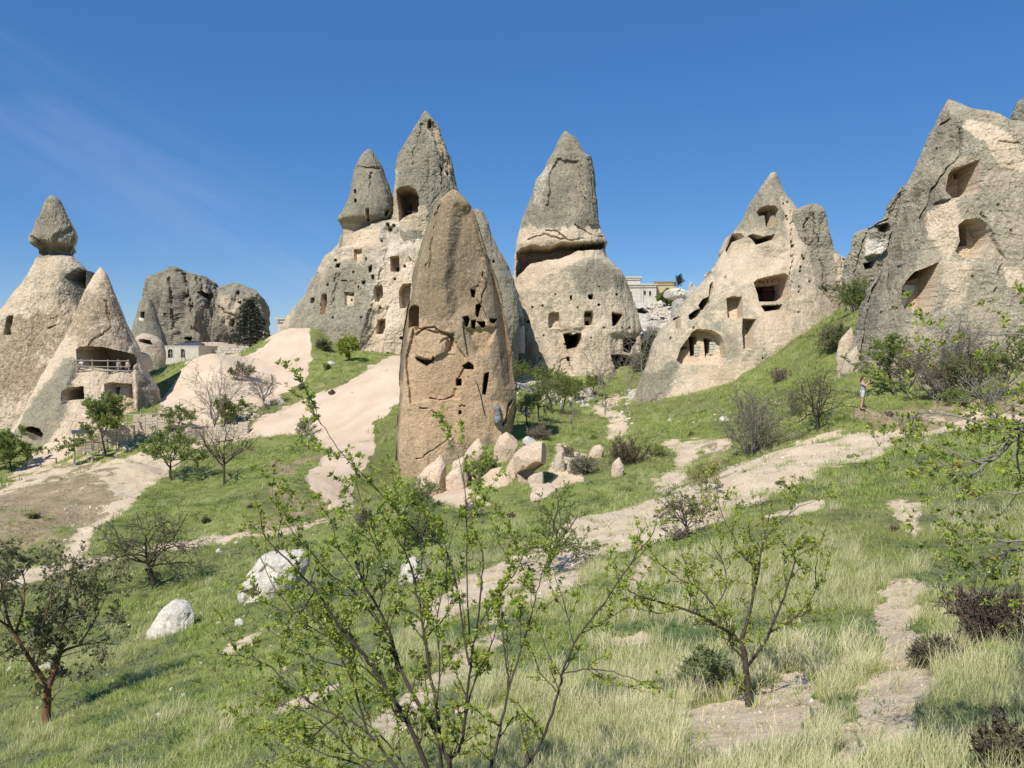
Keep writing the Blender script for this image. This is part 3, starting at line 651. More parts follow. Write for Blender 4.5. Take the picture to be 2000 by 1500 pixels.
rock('cave_massif', 'huge tuff massif base pierced by doorways beneath the twin spires', 'rock',
 [(425,790,930),(432,765,934),(440,712,940),(450,690,952),(462,672,958),(475,668,965),(485,664,972),(495,655,980),(505,646,985),(520,636,992),(540,622,998),(560,610,1004),(580,598,1006),(600,584,1007),(620,570,1008),(645,556,1008),(700,546,1008),(760,546,1006)],
 124, .72, 1.4, 2.2, feats=bodyf, mat='tuff', lich=.48, amp=.6, seed=8, rough=1.2)
rock('rock_spire', 'shorter left spire of the twin-spired massif with a pinched undercut foot', 'rock',
 [(292,716,724),(297,709,730),(308,702,737),(320,697,744),(332,694,747),(345,692,750),(360,690,756),(380,687,761),(400,680,766),(412,672,768),(420,667,767),(427,662,764),(432,661,760),(438,664,752,.85),(446,670,746,.7),(460,670,745,.7),(470,668,746,.8),(490,664,750,.8),(520,664,750,.8)],
 120.5, .95, 1.2, 2.2, feats=[('hole', [(693,371),(696,371),(696,378),(693,378)], 1.2, 0, .2), ('hole', [(693,389),(697,389),(697,396),(693,396)], 1.2, 0, .2), ('hole', [(714,407),(722,406),(722,432),(715,432)], .8, 1, .5), ('hole', [(715,425),(720,424),(720,431),(716,431)], .8, 1, .2),
 ('crack', [(725,340),(722,380),(716,400)], 4, .8), ('crack', [(700,322),(722,330),(742,330)], 2.5, .6), ('hole', [(751,412),(758,408),(760,414),(754,422),(750,421)], 2, 0, .5), ('step', [(690,335),(745,332),(768,420),(664,430)], -.35), ('paint', [(670,436),(748,440),(745,500),(668,500)], 1, 1, 3)],
 mat='tuff_grey', lich=.86, amp=.35, seed=9)
rock('rock_spire', 'tallest pointed spire of the twin-spired massif with a big arched cave', 'rock',
 [(216,829,834),(220,824,839),(228,820,843),(240,813,849),(262,803,858),(278,796,864),(290,791,868),(305,784,876),(320,779,880),(340,774,886),(360,771,892),(375,769,898),(395,768,906),(415,766,915),(440,764,926),(470,760,936),(520,760,945)],
 121.5, .9, 1.2, 2.2, feats=[('hole', [(774,371),(785,364),(800,363),(813,371),(818,384),(818,402),(806,410),(798,432),(780,432),(778,404)], 2.4, 1, 1), ('hole', [(777,374),(793,382),(792,393),(777,393)], 3.5, 1, .4), ('hole', [(779,398),(800,400),(795,407),(780,411)], 1.8, 1, .5),
 ('hole', [(807,405),(816,404),(816,414),(808,416)], 1.4, 1, .5), ('dent', [(836,238),(848,238),(880,340),(895,370),(868,330),(850,290)], .9, 7), ('crack', [(826,245),(812,285),(808,320)], 3, .5), ('hole', [(836,236),(841,234),(840,246),(835,250)], 1.2, 0), ('hole', [(853,296),(857,299),(855,303)], 1, 0),
 ('hole', [(858,324),(864,328),(862,336)], 1.3, 0), ('hole', [(868,332),(876,336),(874,345)], 1.5, 0), ('paint', [(770,400),(835,400),(835,450),(765,450)], 1, .9, 4), ('paint', [(835,240),(860,260),(890,350),(870,350)], 0, .2, 5), ('crack', [(864,320),(862,370),(840,400)], 3, .7), ('paint', [(766,330),(780,330),(778,400),(764,400)], 1, .7, 4)],
 mat='tuff_grey', lich=.84, amp=.55, seed=10, rough=1.4)
rock('rock_ridge', 'grey ridge sloping down to the right behind the brown monolith', 'rock',
 [(408,928,936),(415,922,944),(430,915,950),(460,905,962),(490,900,978),(520,900,992),(545,900,1002),(580,900,1010),(640,900,1014),(700,900,1014)], 118, .6, 1.6, 2, feats=[('hole', [(962,508),(966,508),(966,513),(962,513)], 1, 0, .3)], mat='tuff_grey', lich=.7, amp=.45, seed=11)
rock('tuff_boulder', 'pale broken rocks stacked between brown monolith and central chimney', 'rock', rows_from_poly([(975,600),(980,565),(995,560),(1015,572),(1022,600),(1024,690),(980,690)]), 128, .5, 1.5, 2, feats=[('hole', [(998,624),(1012,620),(1025,620),(1022,635),(1014,638),(1010,626)], 2, .8)], mat='white_rock', lich=.55, amp=.5, seed=12)
# ---- central chimney
rock('fairy_chimney', 'central chimney with pointed grey cap undercut above a windowed body', 'rock',
 [(257,1103,1108),(261,1099,1112),(267,1095,1120),(275,1091,1128),(290,1084,1136),(300,1080,1142),(305,1076,1154),(312,1072,1155),(325,1067,1156),(340,1060,1158),(350,1050,1159),(362,1044,1161),(380,1037,1164),(400,1030,1168),(430,1020,1172),(450,1016,1177),(465,1013,1183),(473,1011,1186),(480,1009,1183),(492,1008,1180,.95),(505,1006,1185,.95),(515,1006,1195),(530,1004,1211),(545,1003,1221),(570,1000,1229),(600,998,1240),(640,995,1250),(680,991,1256),(720,988,1259),(790,980,1265),(830,978,1266)],
 136, .72, 1.4, 2.3, feats=[
 ('hole', [(1012,494),(1022,486),(1036,480),(1056,485),(1075,483),(1100,474),(1130,474),(1160,472),(1182,474),(1180,484),(1150,487),(1128,488),(1112,496),(1090,503),(1060,509),(1035,514),(1018,530),(1010,540)], 3.0, .9, 4.),
 ('paint', [(1008,500),(1100,490),(1182,478),(1180,492),(1130,510),(1090,530),(1040,560),(1000,570)], 1, .95, 5), ('paint', [(1015,440),(1180,430),(1184,476),(1100,476),(1010,488)], 0, .3, 9),
 ('paint', [(1010,257),(1160,257),(1175,440),(1018,440)], 0, .95, 6), ('paint', [(1045,330),(1080,320),(1060,400),(1080,430),(1040,400)], 3, .45, 8), ('step', [(1090,310),(1130,315),(1140,400),(1100,440),(1070,400),(1072,340)], .45), ('crack', [(1152,310),(1158,380),(1168,450)], 3, .5), ('step', [(1130,305),(1155,303),(1172,440),(1150,440)], -.5),
 ('crack', [(1065,455),(1090,458),(1105,468)], 2.5, 1.), ('crack', [(1030,470),(1060,462),(1100,470),(1140,466)], 2.5, .9), ('crack', [(1120,440),(1135,452),(1180,462)], 2.5, .8), ('crack', [(1100,425),(1110,445)], 2, .6),
 ('paint', [(1110,520),(1180,505),(1225,560),(1140,570)], 0, .95, 10), ('paint', [(1090,590),(1240,590),(1250,740),(1050,740)], 0, .35, 16),
 ('hole', [(1071,622),(1072,613),(1079,609),(1092,610),(1094,625),(1094,641),(1072,641)], .9, 1, .8), ('hole', [(1114,578),(1117,578),(1117,585),(1114,585)], 2, 0, .2), ('hole', [(1149,576),(1158,575),(1158,585),(1150,584)], 2.2, 0, .3), ('hole', [(1168,593),(1172,593),(1172,597),(1168,597)], 2, 0, .2),
 ('hole', [(1143,607),(1157,607),(1159,617),(1159,636),(1142,636),(1141,617)], 1.1, 1, .6), ('hole', [(1146,626),(1152,626),(1152,635),(1146,635)], 3, 1, .2), ('hole', [(1143,608),(1157,608),(1157,617),(1143,617)], 1., 1, .3),
 ('hole', [(1195,610),(1216,614),(1206,634),(1197,638)], 3, 1, 1), ('hole', [(1100,652),(1115,650),(1120,654),(1128,650),(1135,651),(1135,662),(1127,678),(1108,682),(1105,668)], 5, 1, 1),
 ('hole', [(1218,658),(1235,659),(1245,665),(1237,678),(1233,689),(1220,686)], 4.5, 1, 1), ('hole', [(1193,694),(1215,692),(1246,702),(1235,726),(1203,721)], 4.5, 1, 1), ('hole', [(1107,698),(1112,697),(1114,706),(1109,706)], 1.5, 0, .5),
 ('hole', [(1058.4,595.4),(1061.6,595.4),(1061.44,598.92),(1058.4,598.6)], 1.4, 0, .1), ('hole', [(1083.8,573.8),(1086.2,573.8),(1086.08,576.44),(1083.8,576.2)], 1.4, 0, .1), ('hole', [(1126.7,598.7),(1129.3,598.7),(1129.17,601.56),(1126.7,601.3)], 1.4, 0, .1), ('hole', [(1203.2,573.2),(1206.8,573.2),(1206.62,577.16),(1203.2,576.8)], 1.4, 0, .1), ('hole', [(1178.5,638.5),(1181.5,638.5),(1181.35,641.8),(1178.5,641.5)], 1.4, 0, .1), ('hole', [(1060.5,653.5),(1063.5,653.5),(1063.35,656.8),(1060.5,656.5)], 1.4, 0, .1), ('hole', [(1101.4,670.4),(1104.6,670.4),(1104.44,673.92),(1101.4,673.6)], 1.4, 0, .1), ('hole', [(1168.8,558.8),(1171.2,558.8),(1171.08,561.44),(1168.8,561.2)], 1.4, 0, .1), ('hole', [(1213.6,638.6),(1216.4,638.6),(1216.26,641.68),(1213.6,641.4)], 1.4, 0, .1), ('hole', [(1053.6,698.6),(1056.4,698.6),(1056.26,701.68),(1053.6,701.4)], 1.4, 0, .1), ('hole', [(1228.5,638.5),(1231.5,638.5),(1231.35,641.8),(1228.5,641.5)], 1.4, 0, .1), ('hole', [(1029.5,625.5),(1034.5,625.5),(1034.25,631),(1029.5,630.5)], 1.4, 0, .1), ('hole', [(1038.4,598.4),(1041.6,598.4),(1041.44,601.92),(1038.4,601.6)], 1.4, 0, .1), ('hole', [(1153.7,658.7),(1156.3,658.7),(1156.17,661.56),(1153.7,661.3)], 1.4, 0, .1),
 ('dent', [(1085,640),(1145,640),(1125,735),(1090,735)], .5, 12), ('dent', [(1190,650),(1250,650),(1250,745),(1200,745)], .7, 10), ('paint', [(1195,725),(1245,727),(1250,748),(1205,745)], 1, 1, 4), ('crack', [(1085,735),(1100,705),(1112,700),(1122,735)], 3, .5)],
 lich=.46, amp=.45, seed=13)
# ---- right cone
rock('cave_cone', 'broad tuff cone right of centre riddled with carved windows, door and smile-shaped slot', 'rock',
 [(337,1508,1514),(341,1503,1518),(350,1497,1520),(365,1488,1525),(385,1476,1535),(400,1466,1548),(410,1460,1556),(430,1447,1566),(455,1428,1580),(480,1419,1590),(500,1406,1598),(530,1388,1605),(550,1374,1612),(575,1350,1620),(600,1330,1628),(620,1318,1634),(650,1290,1640),(680,1276,1645),(710,1268,1648),(740,1258,1650),(780,1242,1650),(815,1234,1650),(850,1232,1650)],
 97, .68, 1.4, 2.1, feats=[
 ('hole', [(1478,414),(1486,405),(1500,401),(1514,402),(1521,409),(1522,424),(1522,441),(1517,442),(1515,424),(1512,420),(1511,443),(1496,443),(1493,421),(1482,422)], 1.2, .8, .5), ('hole', [(1494,408),(1512,406),(1510,443),(1496,443)], 4, 1, .4),
 ('hole', [(1420,462),(1432,456),(1448,456),(1454,464),(1440,468),(1432,480),(1425,498),(1419,485)], 2.2, 1, .8), ('hole', [(1461,461),(1470,457),(1490,462),(1513,458),(1511,467),(1490,474),(1478,477),(1470,468)], 2.4, .6, .8),
 ('paint', [(1425,470),(1470,475),(1520,465),(1560,500),(1530,540),(1450,560),(1400,560),(1400,510)], 1, .6, 10), ('paint', [(1460,345),(1520,345),(1550,450),(1440,450)], 0, .95, 5), ('paint', [(1520,380),(1560,410),(1575,520),(1545,520),(1530,440)], 1, .8, 6), ('paint', [(1496,336),(1515,336),(1510,350),(1485,368)], 3, .35, 3),
 ('hole', [(1378,536),(1388,528),(1393,532),(1386,540)], 1.2, 0, .5), ('hole', [(1388,556),(1394,548),(1395,562),(1391,578),(1387,578)], 1.6, .5, .5), ('hole', [(1365,596),(1372,585),(1386,579),(1388,590),(1380,603),(1370,606)], 5, 0, .8),
 ('hole', [(1345,615),(1362,604),(1374,604),(1366,618),(1354,626),(1346,622)], 2, .8, .8), ('hole', [(1314,621),(1329,617),(1331,645),(1322,642)], 1.4, 1, .8),
 ('hole', [(1473,552),(1480,546),(1500,541),(1532,534),(1540,539),(1543,560),(1542,577),(1535,585),(1520,589),(1483,589),(1480,572)], 1.7, 1, .8), ('hole', [(1483,555),(1539,552),(1541,578),(1534,586),(1484,588)], 2.2, 1, .5),
 ('hole', [(1487,597),(1528,595),(1525,604),(1494,608)], 3, .6, .6), ('paint', [(1470,600),(1550,590),(1560,680),(1490,680)], 1, .8, 10), ('hole', [(1419,583),(1430,579),(1449,580),(1452,620),(1446,628),(1422,620)], 1.1, 1, .7),
 ('hole', [(1451,622),(1477,624),(1472,652),(1470,682),(1453,682),(1450,650)], 1.3, 1, .7), ('hole', [(1453,642),(1463,642),(1459,662),(1455,662)], 2, 1, .3),
 ('hole', [(1352,649),(1362,643),(1388,645),(1406,654),(1415,670),(1419,700),(1412,712),(1334,713),(1322,704),(1330,680),(1345,660)], 1.1, 1, 1), ('hole', [(1353,657),(1367,657),(1368,694),(1356,696)], 3, 1, .3), ('hole', [(1383,660),(1398,662),(1397,690),(1386,697)], 3, 1, .3), ('hole', [(1332,678),(1350,677),(1348,682),(1333,682)], .6, 1, .3),
 ('hole', [(1536.4,393.4),(1539.6,393.4),(1539.44,396.92),(1536.4,396.6)], 1.4, 0, .1), ('hole', [(1528.6,396.6),(1531.4,396.6),(1531.26,399.68),(1528.6,399.4)], 1.4, 0, .1), ('hole', [(1534,420),(1538,420),(1537.8,424.4),(1534,424)], 1.4, 0, .1), ('hole', [(1536.4,426.4),(1539.6,426.4),(1539.44,429.92),(1536.4,429.6)], 1.4, 0, .1), ('hole', [(1547.2,430.2),(1550.8,430.2),(1550.62,434.16),(1547.2,433.8)], 1.4, 0, .1), ('hole', [(1544,470),(1548,470),(1547.8,474.4),(1544,474)], 1.4, 0, .1), ('hole', [(1546.6,477.6),(1551.4,477.6),(1551.16,482.88),(1546.6,482.4)], 1.4, 0, .1), ('hole', [(1567.4,502.4),(1572.6,502.4),(1572.34,508.12),(1567.4,507.6)], 1.4, 0, .1), ('hole', [(1565.2,498.2),(1568.8,498.2),(1568.62,502.16),(1565.2,501.8)], 1.4, 0, .1), ('hole', [(1562,520),(1566,520),(1565.8,524.4),(1562,524)], 1.4, 0, .1), ('hole', [(1561.2,528.2),(1564.8,528.2),(1564.62,532.16),(1561.2,531.8)], 1.4, 0, .1), ('hole', [(1579.6,548.6),(1582.4,548.6),(1582.26,551.68),(1579.6,551.4)], 1.4, 0, .1), ('hole', [(1558.4,568.4),(1561.6,568.4),(1561.44,571.92),(1558.4,571.6)], 1.4, 0, .1), ('hole', [(1543.6,498.6),(1546.4,498.6),(1546.26,501.68),(1543.6,501.4)], 1.4, 0, .1), ('hole', [(1559.7,558.7),(1562.3,558.7),(1562.17,561.56),(1559.7,561.3)], 1.4, 0, .1), ('hole', [(1418.7,538.7),(1421.3,538.7),(1421.17,541.56),(1418.7,541.3)], 1.4, 0, .1), ('hole', [(1338.6,581.6),(1341.4,581.6),(1341.26,584.68),(1338.6,584.4)], 1.4, 0, .1), ('hole', [(1498.8,543.8),(1501.2,543.8),(1501.08,546.44),(1498.8,546.2)], 1.4, 0, .1), ('hole', [(1506.8,545.8),(1509.2,545.8),(1509.08,548.44),(1506.8,548.2)], 1.4, 0, .1), ('hole', [(1514.8,544.8),(1517.2,544.8),(1517.08,547.44),(1514.8,547.2)], 1.4, 0, .1), ('hole', [(1522.8,543.8),(1525.2,543.8),(1525.08,546.44),(1522.8,546.2)], 1.4, 0, .1), ('hole', [(1468.6,638.6),(1471.4,638.6),(1471.26,641.68),(1468.6,641.4)], 1.4, 0, .1), ('hole', [(1488.7,698.7),(1491.3,698.7),(1491.17,701.56),(1488.7,701.3)], 1.4, 0, .1), ('hole', [(1308.4,658.4),(1311.6,658.4),(1311.44,661.92),(1308.4,661.6)], 1.4, 0, .1), ('hole', [(1353.5,638.5),(1356.5,638.5),(1356.35,641.8),(1353.5,641.5)], 1.4, 0, .1), ('hole', [(1558.5,608.5),(1561.5,608.5),(1561.35,611.8),(1558.5,611.5)], 1.4, 0, .1), ('paint', [(1340,720),(1480,700),(1500,745),(1400,780),(1290,812),(1290,770)], 1, .7, 14), ('paint', [(1245,740),(1290,720),(1330,700),(1310,770),(1270,815),(1240,815)], 0, .95, 8), ('paint', [(1380,620),(1440,660),(1440,700),(1420,700),(1410,650)], 0, .85, 8),
 ('crack', [(1545,410),(1550,500),(1545,560),(1560,640)], 4, .5), ('crack', [(1330,700),(1300,760),(1270,790)], 4, .4), ('dent', [(1395,480),(1470,475),(1540,490),(1520,530),(1440,560),(1380,600),(1380,520)], .6, 20)],
 lich=.46, amp=.38, seed=14, rough=.65)
rock('rock_pinnacle', 'jagged shoulder pinnacle with a see-through hole beside the broad cone', 'rock',
 [(398,1586,1596),(402,1577,1600),(407,1566,1604),(413,1556,1606),(425,1552,1609),(445,1550,1615),(465,1550,1620),(485,1560,1622),(495,1558,1632),(503,1557,1648),(520,1556,1655),(540,1555,1661),(553,1552,1676),(560,1550,1674),(572,1550,1658),(600,1548,1655),(650,1545,1652),(720,1545,1650),(760,1545,1650)],
 95, .5, 1.3, 2.6, feats=[('crack', [(1590,420),(1592,460),(1608,520),(1612,570)], 4, .8), ('crack', [(1575,430),(1572,520),(1580,600)], 4, .7), ('hole', [(1645,504),(1652,506),(1648,512)], .8, 0), ('paint', [(1625,490),(1660,500),(1680,560),(1640,560)], 1, .8, 5), ('paint', [(1545,560),(1650,560),(1650,720),(1545,720)], 2, .4, 12), ('hole', [(1655,560),(1664,560),(1660,568)], 1.2, 0)],
 lich=.72, amp=.55, seed=15, rough=1.3, cut=[[(1591,455),(1596,455),(1602,472),(1597,470)]])
# ---- big right rock and its neighbours
rock('rock_cliff', 'big grey-crusted tuff cliff filling the right edge with three carved niches', 'rock',
 [(195,1848,1856),(199,1845,1870),(206,1842,1882),(214,1839,1890),(222,1836,1925),(230,1834,1945),(240,1831,1962),(252,1826,2010),(270,1818,2050),(292,1806,2070),(324,1792,2090),(350,1781,2110),(366,1772,2120),(400,1762,2140),(430,1753,2160),(468,1741,2180),(500,1733,2200),(536,1713,2220),(562,1702,2240),(600,1694,2260),(640,1682,2280),(680,1668,2300),(720,1658,2300),(760,1652,2300),(830,1648,2300)],
 61, .52, 1.5, 2.2, feats=[
 ('hole', [(1853,340),(1862,329),(1885,323),(1905,314),(1914,313),(1914,360),(1908,376),(1900,378),(1862,386),(1848,372)], 1.5, 1, 1), ('hole', [(1903,322),(1913,321),(1913,333),(1904,333)], 1.5, 1, .3),
 ('hole', [(1873,440),(1885,430),(1908,427),(1919,430),(1930,440),(1938,455),(1936,475),(1920,500),(1905,503),(1880,500),(1868,490),(1876,472)], 1.2, 1, 1), ('hole', [(1875,445),(1884,433),(1908,430),(1919,434),(1922,470),(1919,472),(1880,473)], 3.5, 1, .5),
 ('hole', [(1786,532),(1815,521),(1834,513),(1834,560),(1826,598),(1815,613),(1800,605),(1770,604),(1762,592),(1762,560),(1778,540)], 1.5, 1, 1), ('hole', [(1786,536),(1833,520),(1833,534),(1788,548)], 1.4, 1, .6),
 ('paint', [(1890,235),(1940,240),(1990,280),(2010,340),(1950,330),(1920,280),(1880,250)], 1, 1, 6), ('paint', [(1810,420),(1870,390),(1880,430),(1850,500),(1815,470)], 1, .85, 8), ('paint', [(1850,510),(1900,510),(1880,600),(1840,620)], 1, .6, 12), ('paint', [(1960,520),(2000,520),(2000,575),(1965,560)], 1, 1, 5),
 ('paint', [(1700,560),(1760,430),(1800,330),(1850,220),(1880,240),(1830,400),(1790,500),(1740,700),(1690,760),(1650,760)], 0, 1.35, 10), ('paint', [(1740,650),(1900,600),(2000,650),(2000,760),(1720,760)], 2, .3, 20),
 ('crack', [(1880,250),(1878,300),(1850,330),(1820,380),(1800,430)], 5, 1.1), ('crack', [(1835,245),(1850,238),(1856,232)], 3, 1.2), ('crack', [(1740,480),(1725,540),(1705,600),(1690,670),(1670,740)], 6, 1.8), ('dent', [(1700,570),(1722,540),(1712,640),(1690,720),(1676,740)], 1.2, 8),
 ('hole', [(1798,298),(1802,298),(1801.8,302.4),(1798,302)], 1.4, 0, .1), ('hole', [(1828.2,288.2),(1831.8,288.2),(1831.62,292.16),(1828.2,291.8)], 1.4, 0, .1), ('hole', [(1758,518),(1762,518),(1761.8,522.4),(1758,522)], 1.4, 0, .1), ('hole', [(1743,598),(1747,598),(1746.8,602.4),(1743,602)], 1.4, 0, .1), ('hole', [(1898.2,538.2),(1901.8,538.2),(1901.62,542.16),(1898.2,541.8)], 1.4, 0, .1), ('hole', [(1847.8,647.8),(1852.2,647.8),(1851.98,652.64),(1847.8,652.2)], 1.4, 0, .1), ('hole', [(1948,398),(1952,398),(1951.8,402.4),(1948,402)], 1.4, 0, .1), ('hole', [(1973,448),(1977,448),(1976.8,452.4),(1973,452)], 1.4, 0, .1), ('hole', [(1788.2,468.2),(1791.8,468.2),(1791.62,472.16),(1788.2,471.8)], 1.4, 0, .1), ('hole', [(1958,618),(1962,618),(1961.8,622.4),(1958,622)], 1.4, 0, .1), ('hole', [(1720,608),(1724,608),(1723.8,612.4),(1720,612)], 1.4, 0, .1), ('hole', [(1868.4,288.4),(1871.6,288.4),(1871.44,291.92),(1868.4,291.6)], 1.4, 0, .1), ('hole', [(1672,690),(1680,686),(1682,720),(1676,724)], 1.2, 0, 1), ('step', [(1826,395),(1860,386),(1855,395),(1820,402)], .5), ('crack', [(1950,275),(1970,280),(1990,278)], 3, .8), ('crack', [(1920,420),(1960,500),(1940,600)], 5, .6), ('step', [(1720,360),(1770,366),(1750,430),(1730,470)], .6), ('dent', [(1740,450),(1760,430),(1760,520),(1735,560)], .9, 8)],
 lich=.60, amp=.55, seed=16, rough=1.)
rock('rock_ledge', 'broken grey and white ledges stepping down behind left edge of the cliff', 'rock',
 [(364,1764,1776),(375,1752,1785),(395,1742,1790),(420,1730,1795),(440,1718,1800),(450,1690,1800),(455,1680,1800),(470,1672,1800),(490,1668,1800),(515,1660,1800),(545,1658,1800),(600,1660,1800),(660,1650,1800),(700,1650,1800)],
 84, .45, 1.3, 2.4, feats=[('hole', [(1715,440),(1735,436),(1738,450),(1728,460),(1716,452)], 2, .3), ('crack', [(1690,455),(1680,500),(1668,540)], 3, .9), ('hole', [(1686,515),(1710,508),(1706,524),(1690,526)], 1.5, 0), ('paint', [(1690,465),(1730,470),(1710,505),(1690,500)], 3, .9, 4), ('crack', [(1750,380),(1735,430),(1700,450)], 4, 1.2), ('step', [(1740,385),(1775,370),(1770,425),(1732,430)], .9), ('step', [(1700,455),(1740,450),(1720,500),(1690,500)], -.7)],
 mat='tuff_grey', lich=.6, amp=.8, seed=17, rough=1.5)
rock('rock_pinnacle', 'dark craggy rock tip poking up at the top right corner', 'rock',
 [(194,1994,2012),(202,1988,2020),(215,1984,2026),(228,1981,2030),(245,1978,2040),(270,1978,2050)], 84, .8, 1.4, 2, feats=[], mat='tuff_grey', lich=1., amp=.5, seed=18, rough=1.5)
rock('tuff_boulder', 'knobbly pale pink rock on skyline behind the top of the cliff', 'rock', rows_from_poly([(1925,250),(1928,224),(1945,221),(1955,240),(1990,248),(2010,270),(1925,270)]), 80, .6, 1.4, 2, feats=[], mat='boulder', lich=.2, amp=.3, seed=19)
rock('rock_slab', 'smooth cream slab wedged between grassy slope and foot of the cliff', 'rock', blob([(1632,705),(1640,665),(1662,640),(1670,660),(1668,700),(1640,725)]), 64, .7, 1.5, 2, feats=[], mat='boulder', lich=.4, amp=.2, seed=20)
rock('rock_slab', 'grey slab leaning on the cliff just above the woman in shorts', 'rock', blob([(1640,730),(1655,690),(1680,672),(1684,720),(1660,752)]), 60, .7, 1.5, 2, feats=[], mat='boulder', lich=.6, amp=.2, seed=21)
# ---- the brown monolith in the middle
rock('rock_monolith', 'brown tuff monolith like a shark fin with cave windows in the middle', 'rock',
 [(371,882,890),(374,876,896),(380,871,902),(388,863,910),(398,857,917),(412,851,925),(430,844,934),(462,831,946),(495,821,955),(520,813,964),(545,804,975),(570,805,979),(600,796,985),(640,790,994),(680,786,1000),(720,781,1004),(760,776,1007),(800,770,1006),(840,762,1004),(880,757,1002),(920,753,1000),(960,753,1000),(1000,756,1000)],
 66, .36, 1.3, 2.8, facets=(9, .90, .25), feats=[
 ('ramp', [(868,372),(850,392),(838,440),(822,500),(812,560),(806,610),(790,700),(788,780),(776,850),(785,950),(740,1000),(740,372)], .065, 60), ('paint', [(868,372),(850,392),(838,440),(822,500),(812,560),(806,610),(792,700),(786,780),(776,850),(785,950),(740,1000),(740,372)], 0, .95, 3),
 ('ramp', [(925,395),(935,470),(930,560),(950,620),(960,700),(980,780),(1000,850),(1030,850),(1030,380)], .022, 80),
 ('paint', [(890,450),(930,420),(950,470),(950,530),(935,600),(880,600),(870,560)], 0, 1.15, 6), ('paint', [(890,450),(930,420),(950,470),(950,530),(935,600),(880,600),(870,560)], 2, 1., 6),
 ('paint', [(962,470),(990,560),(1003,700),(1003,790),(960,780),(985,700),(965,600)], 2, .95, 8), ('paint', [(962,470),(990,560),(1003,700),(1003,790),(960,780),(985,700),(965,600)], 0, .9, 6),
 ('paint', [(800,620),(870,640),(910,700),(890,850),(850,910),(785,940),(785,760)], 0, .08, 10), ('paint', [(830,380),(890,400),(880,560),(810,620)], 0, .75, 16), ('paint', [(840,380),(920,380),(960,560),(940,620),(860,640),(800,600)], 2, .68, 16), ('paint', [(800,840),(830,920),(800,960),(775,930)], 2, .5, 8), ('paint', [(890,650),(1000,780),(1000,860),(880,860)], 0, .3, 14),
 ('step', [(808,640),(850,650),(885,655),(868,690),(848,700),(842,705),(812,696)], -.36), ('hole', [(808,696),(822,701),(842,703),(846,694),(848,700),(843,708),(832,716),(812,704)], .9, .3, 1.2), ('crack', [(812,655),(830,645),(850,640),(880,660)], 3.5, .7), ('crack', [(860,668),(880,655),(888,690),(872,690)], 5, .5), ('dent', [(870,650),(890,650),(882,688),(872,688)], .5, 6),
 ('step', [(808,640),(880,650),(910,700),(900,780),(880,782),(838,782),(800,790),(790,700)], .35), ('crack', [(838,781),(855,785),(870,783),(884,773),(892,745),(904,722)], 2.6, .8), ('crack', [(820,797),(834,798),(844,808),(852,811)], 2.4, .7), ('crack', [(880,855),(825,895),(812,900)], 2.2, .4),
 ('hole', [(797,606),(802,598),(812,595),(818,600),(817,640),(813,645),(809,636),(797,640)], 1.5, 1, .8), ('hole', [(809,602),(815,602),(815,610),(809,610)], 1.2, 1, .3),
 ('hole', [(929,595),(937,592),(939,598),(933,620),(929,616)], 1.6, .6, .4), ('hole', [(904,618),(914,617),(917,624),(912,640),(907,636)], 1.2, .6, .5), ('hole', [(920,626),(929,625),(927,642),(921,640)], 2, .6, .4), ('hole', [(931,628),(947,628),(948,638),(941,640)], 1.5, .6, .5), ('hole', [(955,622),(971,622),(965,632),(958,630)], 1., .8, .5),
 ('paint', [(905,625),(972,620),(960,680),(940,700),(925,660)], 1, .7, 5), ('dent', [(905,640),(970,640),(950,700),(930,690)], .35, 8), ('hole', [(918,562),(928,566),(926,580),(920,578)], .8, .4, .5), ('hole', [(903,714),(915,706),(925,714),(925,722),(905,721)], 1., .6, .5), ('hole', [(891,742),(900,740),(900,754),(892,754)], 1.4, .6, .4),
 ('hole', [(946,730),(955,727),(953,745),(948,772),(942,770),(943,750)], 1.8, 1, .5), ('hole', [(897,802),(901,802),(901,809),(896,809)], 1.2, 0, .2), ('hole', [(897,792),(899,792),(899,795),(897,795)], .6, 0, .1), ('hole', [(901,790),(903,790),(903,793),(901,793)], .6, 0, .1), ('hole', [(906,792),(908,792),(908,795),(906,795)], .6, 0, .1), ('hole', [(902,826),(905,825),(903,832)], .5, 0, .2),
 ('dent', [(888,400),(925,400),(950,500),(938,600),(880,625),(868,540)], .7, 20), ('dent', [(905,375),(925,400),(955,500),(962,520),(948,500),(918,405)], -.4, 4), ('ramp', [(958,500),(985,560),(1003,640),(1010,760),(985,760),(968,640)], .03, 30), ('crack', [(865,380),(848,440),(842,480),(832,540)], 3, .35), ('crack', [(905,375),(915,385),(925,395)], 2.5, .7), ('crack', [(945,530),(948,560),(938,600)], 3, .4), ('crack', [(998,785),(990,810),(984,830)], 4, 1.2), ('crack', [(842,500),(836,560)], 2, .4), ('dent', [(835,360),(848,360),(862,380),(850,400)], .3, 4)],
 mat='tuff_fin', lich=.55, amp=.24, seed=22, lump=.8, rough=.8)
